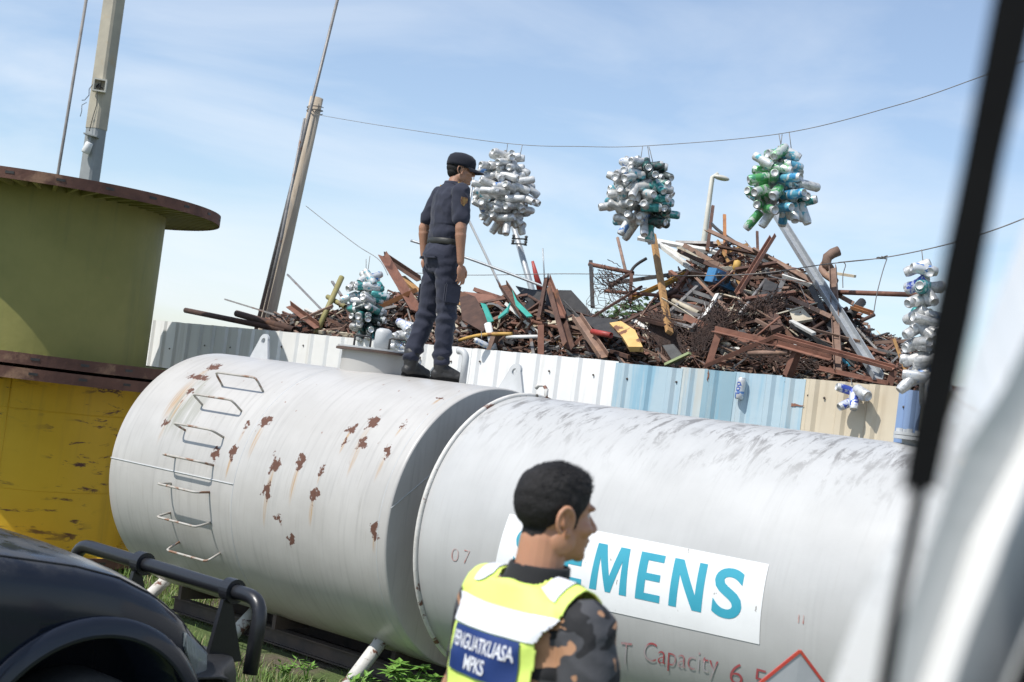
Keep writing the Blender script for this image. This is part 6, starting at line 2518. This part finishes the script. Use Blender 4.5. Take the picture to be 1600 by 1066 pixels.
# ------------------------------------------------------------------ the near vehicle frame at the right
NY = .78
fr = thing('vehicle_door_frame', at(1500, 1000, NY), 'white door frame with black window channel, out of focus very near the camera at right', 'door frame')
M['van_white'] = pmat('van_white_paint', (.72, .72, .71), (.69, .69, .68), 3, .35, bump=0, coat=.3)
M['van_inner'] = pmat('van_inner_grey', (.50, .51, .53), (.48, .49, .51), 3, .5, bump=0)
EDG = [([(1628, 285), (1540, 510), (1442, 762), (1380, 869), (1340, 954), (1300, 1066), (1266, 1160)], .80),
       ([(1668, 400), (1568, 607), (1506, 702), (1454, 845), (1406, 987), (1385, 1066), (1360, 1160)], .69),
       ([(1730, 420), (1640, 590), (1591, 702), (1515, 845), (1468, 987), (1440, 1066), (1405, 1160)], .70),
       ([(1780, 500), (1700, 620), (1650, 702), (1572, 845), (1515, 987), (1488, 1066), (1450, 1160)], .68),
       ([(1850, 600), (1780, 700), (1720, 790), (1650, 890), (1604, 987), (1570, 1066), (1530, 1160)], .692)]


def edge_pt(i, v):
    pts, Y = EDG[i]
    k = min(int(v*(len(pts)-1)), len(pts)-2)
    f_ = v*(len(pts)-1)-k
    return at(lerp(pts[k][0], pts[k+1][0], f_), lerp(pts[k][1], pts[k+1][1], f_), Y)


mb = MB()
back = V((0, .07, 0))
nvv = 24
F_g = [[mb.v(edge_pt(i, j/nvv)) for j in range(nvv+1)] for i in range(5)]
def deep_pt(i, v):
    p = edge_pt(i, v) - V((0, 0, CAMZ))
    return V((0, 0, CAMZ)) + p*(.90/p.y) + RT*(.02 if i == 0 else -.02)


B_g = [[mb.v(deep_pt(i, j/nvv)) for j in range(nvv+1)] for i in (0, 4)]
for i in range(4):
    mb.mi = 0
    for j in range(nvv): mb.f([F_g[i][j], F_g[i+1][j], F_g[i+1][j+1], F_g[i][j+1]])
for j in range(nvv):
    mb.f([F_g[0][j], B_g[0][j], B_g[0][j+1], F_g[0][j+1]])
    mb.f([F_g[4][j], B_g[1][j], B_g[1][j+1], F_g[4][j+1]])
    mb.f([B_g[0][j], B_g[1][j], B_g[1][j+1], B_g[0][j+1]])
for j in (0, nvv): mb.f([F_g[0][j], F_g[1][j], F_g[2][j], F_g[3][j], F_g[4][j], B_g[1][j], B_g[0][j]])
part('pillar', mb, M['van_white'], fr)


def strip3d(name, pts, Y, depth, mat, wpx=None):
    """black strip through (x_left, x_right, y) rows"""
    mb = MB()
    rows = []
    for (xl, xr, y) in pts:
        a, b = at(xl, y, Y), at(xr, y, Y)
        rows.append([mb.v(a), mb.v(b), mb.v(at(xr-4, y, Y+depth)), mb.v(at(xl+4, y, Y+depth))])
    for q0, q1 in zip(rows, rows[1:]):
        for k in range(4): mb.f([q0[k], q0[(k+1) % 4], q1[(k+1) % 4], q1[k]])
    mb.f(rows[0])
    mb.f(rows[-1][::-1])
    return part(name, mb, mat, fr)


strip3d('window_channel', [(1562, 1640, -60), (1547, 1620, 20), (1504, 1568, 250), (1453, 1522, 500), (1421, 1482, 680), (1407, 1464, 766)], .62, .02, M['rubber'])
strip3d('rubber_seal', [(1425, 1450, 766), (1412, 1436, 840), (1391, 1416, 940), (1370, 1397, 1066), (1354, 1381, 1160)], .63, .012, M['rubber'])
strip3d('dark_trim', [(1690, 1780, 800), (1612, 1710, 985), (1580, 1690, 1066), (1540, 1650, 1160)], .66, .03, M['rubber'])

# ------------------------------------------------------------------ red-edged sign
ty = 4.9
apex = at(1250, 1017, ty)
wt = thing('diamond_sign', (apex.x, apex.y, gz(apex.x, ty)), 'grey diamond sign with a thin red edge, its top corner in view at bottom right', 'sign')
S_t = .36
A, B, D_, C_ = apex, apex+V((-S_t, .0, -S_t*1.03)), apex+V((S_t, .06, -S_t*1.03)), apex+V((0, .03, -S_t*2.06))
n_ = (B-A).cross(D_-A).normalized()
if n_.y > 0: n_ = -n_
M['tri_red'] = pmat('sign_red', (.58, .09, .045), (.50, .045, .04), 9, .4, bump=.05)
M['tri_grey'] = pmat('sign_face', (.46, .47, .48), (.42, .43, .44), 10, .5, bump=.05)
mb = MB()
for p, q in ((A, B), (B, C_), (C_, D_), (D_, A)): mb.bar(p, q, .0095, .010)
part('edge', mb, M['tri_red'], wt)
mb = MB()
mb.slab([A, B, C_, D_], .004, n_)
part('face', mb, M['tri_grey'], wt)
mb = MB()
mb.tube([C_+V((0, .02, .3)), V((C_.x, C_.y+.02, gz(C_.x, C_.y)))], .02, 10)
part('stand', mb, M['steel_grey'], wt)

# ------------------------------------------------------------------ grass, weeds, bushes
def leaf_mat(name, a, b_):
    m, nt_, b = base_mat(name)
    t = NT(nt_)
    vec = t.n('TexCoord').outputs['Object']
    t.l(t.mix(t.ramp(t.noise(vec, 6, 4), .3, .7), a, b_), b.inputs['Base Color'])
    b.inputs['Roughness'].default_value = .55
    b.inputs['Transmission Weight'].default_value = 0
    b.inputs['Subsurface Weight'].default_value = .1
    return m


M['grass'] = leaf_mat('grass_blades', (.10, .17, .03), (.17, .25, .055))
M['grass_dry'] = leaf_mat('grass_dry', (.30, .26, .13), (.22, .21, .09))
M['weed'] = leaf_mat('weed_leaf', (.11, .24, .035), (.17, .32, .06))
M['foliage'] = leaf_mat('bush_leaf', (.05, .10, .025), (.085, .15, .04))
M['bark'] = pmat('bark', (.12, .09, .06), (.08, .06, .045), 6, .9)
rnd = random.Random(77)
mb = MB()


def blade(p, h, lean, wd):
    a = rnd.uniform(0, 6.28)
    d = V((cos(a), sin(a), 0))
    s_ = V((-sin(a), cos(a), 0))*wd
    p1 = p + V((0, 0, h*.55)) + d*lean*.35
    p2 = p + V((0, 0, h*(1-.25*min(lean/h, 1)))) + d*lean
    v = [mb.v(p-s_), mb.v(p+s_), mb.v(p1+s_*.7), mb.v(p1-s_*.7), mb.v(p2)]
    mb.f([v[0], v[1], v[2], v[3]])
    mb.f([v[3], v[2], v[4]])


for k in range(30000):
    x, y = rnd.uniform(-5.2, 1.2), rnd.uniform(8.4, 14.8)
    den = .5+.5*noise.noise(V((x*.9, y*.9, 0)))
    q = V((x, y, 0))-TA
    s_, nn = q.dot(TE), q.dot(TN)
    under = SL0-.2 < s_ < 6 and abs(nn) < .75
    if rnd.random() > (den+.35)*(.15 if under else 1.3): continue
    mb.mi = 1 if rnd.random() < .22 else 0
    h = rnd.uniform(.05, .17)*(1.1 if den > .55 else .75)*(.6 if under else 1)
    blade(V((x, y, gz(x, y)-.01)), h, h*rnd.uniform(.1, .9), rnd.uniform(.003, .006))
for k in range(9000):
    x, y = rnd.uniform(-14, 10), rnd.uniform(2.5, 22)
    if -5.2 < x < 1.2 and 8.4 < y < 14.8: continue
    if noise.noise(V((x*.6, y*.6, 3))) < .05: continue
    mb.mi = 1 if rnd.random() < .25 else 0
    h = rnd.uniform(.06, .2)
    blade(V((x, y, gz(x, y)-.01)), h, h*rnd.uniform(.2, .9), rnd.uniform(.005, .009))
o = link('grass', mb.mesh('grass', [M['grass'], M['grass_dry']]), M=Matrix())
tag(o, 'patchy green and dry grass growing under and before the tanks', 'grass', kind='stuff')


def weed(x, y, h, n, label, seed, star=True, group=None):
    rnd = random.Random(seed)
    z = gz(x, y)
    t_ = thing('weed_plant', (x, y, z), label, 'weed', group=group)
    st, lf = MB(), MB()
    for k in range(n):
        a = rnd.uniform(0, 6.28)
        ln = rnd.uniform(.2, .6)*h
        tip = V((x+cos(a)*ln, y+sin(a)*ln, z+h*rnd.uniform(.6, 1)))
        mid = V((x+cos(a)*ln*.35, y+sin(a)*ln*.35, z+h*.5))
        st.tube([V((x, y, z)), mid, tip], [.006, .005, .003], 5)
        for L in range(7 if star else 4):
            if star:
                b = 2*pi*L/7 + rnd.uniform(-.2, .2)
                d = V((cos(b), sin(b), rnd.uniform(-.25, .35))).normalized()
                base = tip
                sz = rnd.uniform(.07, .11)
            else:
                base = mid.lerp(tip, L/3)
                b = rnd.uniform(0, 6.28)
                d = V((cos(b), sin(b), rnd.uniform(0, .8))).normalized()
                sz = rnd.uniform(.05, .09)
            s_ = d.cross(V((0, 0, 1))).normalized()*sz*.22
            u_ = s_.cross(d).normalized()*sz*.05
            v = [lf.v(base), lf.v(base+d*sz*.4+s_), lf.v(base+d*sz-u_), lf.v(base+d*sz*.4-s_), lf.v(base+d*sz*.45-u_*1.5)]
            for q in ((0, 1, 4), (1, 2, 4), (2, 3, 4), (3, 0, 4)): lf.f([v[i] for i in q])
    part('stems', st, M['weed'], t_)
    part('leaves', lf, M['weed'], t_)


p = at(640, 1070, 9.6)
weed(p.x, 9.6, .30, 22, 'leafy star-leaved weed at the foot of the near tank leg', 5)
p = at(690, 1075, 9.4)
weed(p.x, 9.4, .22, 12, 'smaller star-leaved weed just left of the officer', 6)
p = at(480, 1050, 10.1)
weed(p.x, 10.1, .15, 5, 'thin upright weed left of the near tank leg', 8, False)
p = at(445, 1062, 9.9)
weed(p.x, 9.9, .18, 6, 'pale thin weed beside the bull bar', 9, False)
p = at(560, 1066, 9.7)
weed(p.x, 9.7, .18, 8, 'low weed growing against the near tank leg', 12, False)


def tree(px, py, Y, rx, h, label, seed, n=2600):
    rnd = random.Random(seed)
    c = at(px, py, Y)
    t_ = thing('tree', (c.x, Y, 0), label, 'tree', group=None)
    mb = MB()
    cz = h-rx*.9
    mb.tube([V((c.x, Y, -.1)), V((c.x+.1, Y, cz*.6)), V((c.x, Y, cz))], [.16, .12, .08], 8)
    for k in range(6):
        a = k*1.05
        mb.tube([V((c.x, Y, cz*.7)), V((c.x+cos(a)*rx*.4, Y+sin(a)*rx*.4, cz)), V((c.x+cos(a)*rx*.7, Y+sin(a)*rx*.7, cz+rx*.4))], [.06, .04, .02], 6)
    part('trunk', mb, M['bark'], t_)
    mb = MB()
    for k in range(n):
        d = V((rnd.gauss(0, 1), rnd.gauss(0, 1), rnd.gauss(0, 1))).normalized()
        r = rx*(.55+.45*rnd.random())*(1+.35*noise.noise(d*2.2+V((seed, 0, 0))))
        p = V((c.x, Y, cz)) + V((d.x*r*1.15, d.y*r, d.z*r*.85))
        u, v = frame(V((rnd.gauss(0, 1), rnd.gauss(0, 1), rnd.gauss(0, 1))))
        s_ = rnd.uniform(.06, .12)
        mb.f([mb.v(p+u*s_), mb.v(p+v*s_*.5), mb.v(p-u*s_), mb.v(p-v*s_*.5)])
    part('crown', mb, M['foliage'], t_)


tree(1012, 488, 32, 1.5, at(1000, 462, 32).z, 'green tree far behind, glimpsed between the timber and the grey rack', 3)
tree(985, 500, 36, 1.4, at(985, 480, 36).z, 'low green tree far behind the broken gate frame', 4)

# the figure on the lone can
cc, _ = on_fence(1157, 607, .06)
zc_ = (FE*.06+V((0, 0, 1))).normalized()
hz_ = FE.copy()


def on_can(u, v):
    """lettering that runs up the can: u along its height, v round it"""
    a = lerp(-.55, .55, 1-v)
    return cc + zc_*lerp(-.045, .05, u) + (FN*cos(a) + FE*sin(a))*(CANR+.0015)


M['can_print'] = pmat('can_print', (.05, .10, .38), (.06, .12, .42), 9, .4, bump=0)
lone = [o_ for o_ in bpy.data.objects if o_.get('label', '').startswith('single white and blue can')][0]
wrap_text('100', 'can_lettering', on_can, M['can_print'], lone, bold=.01, step=.05)
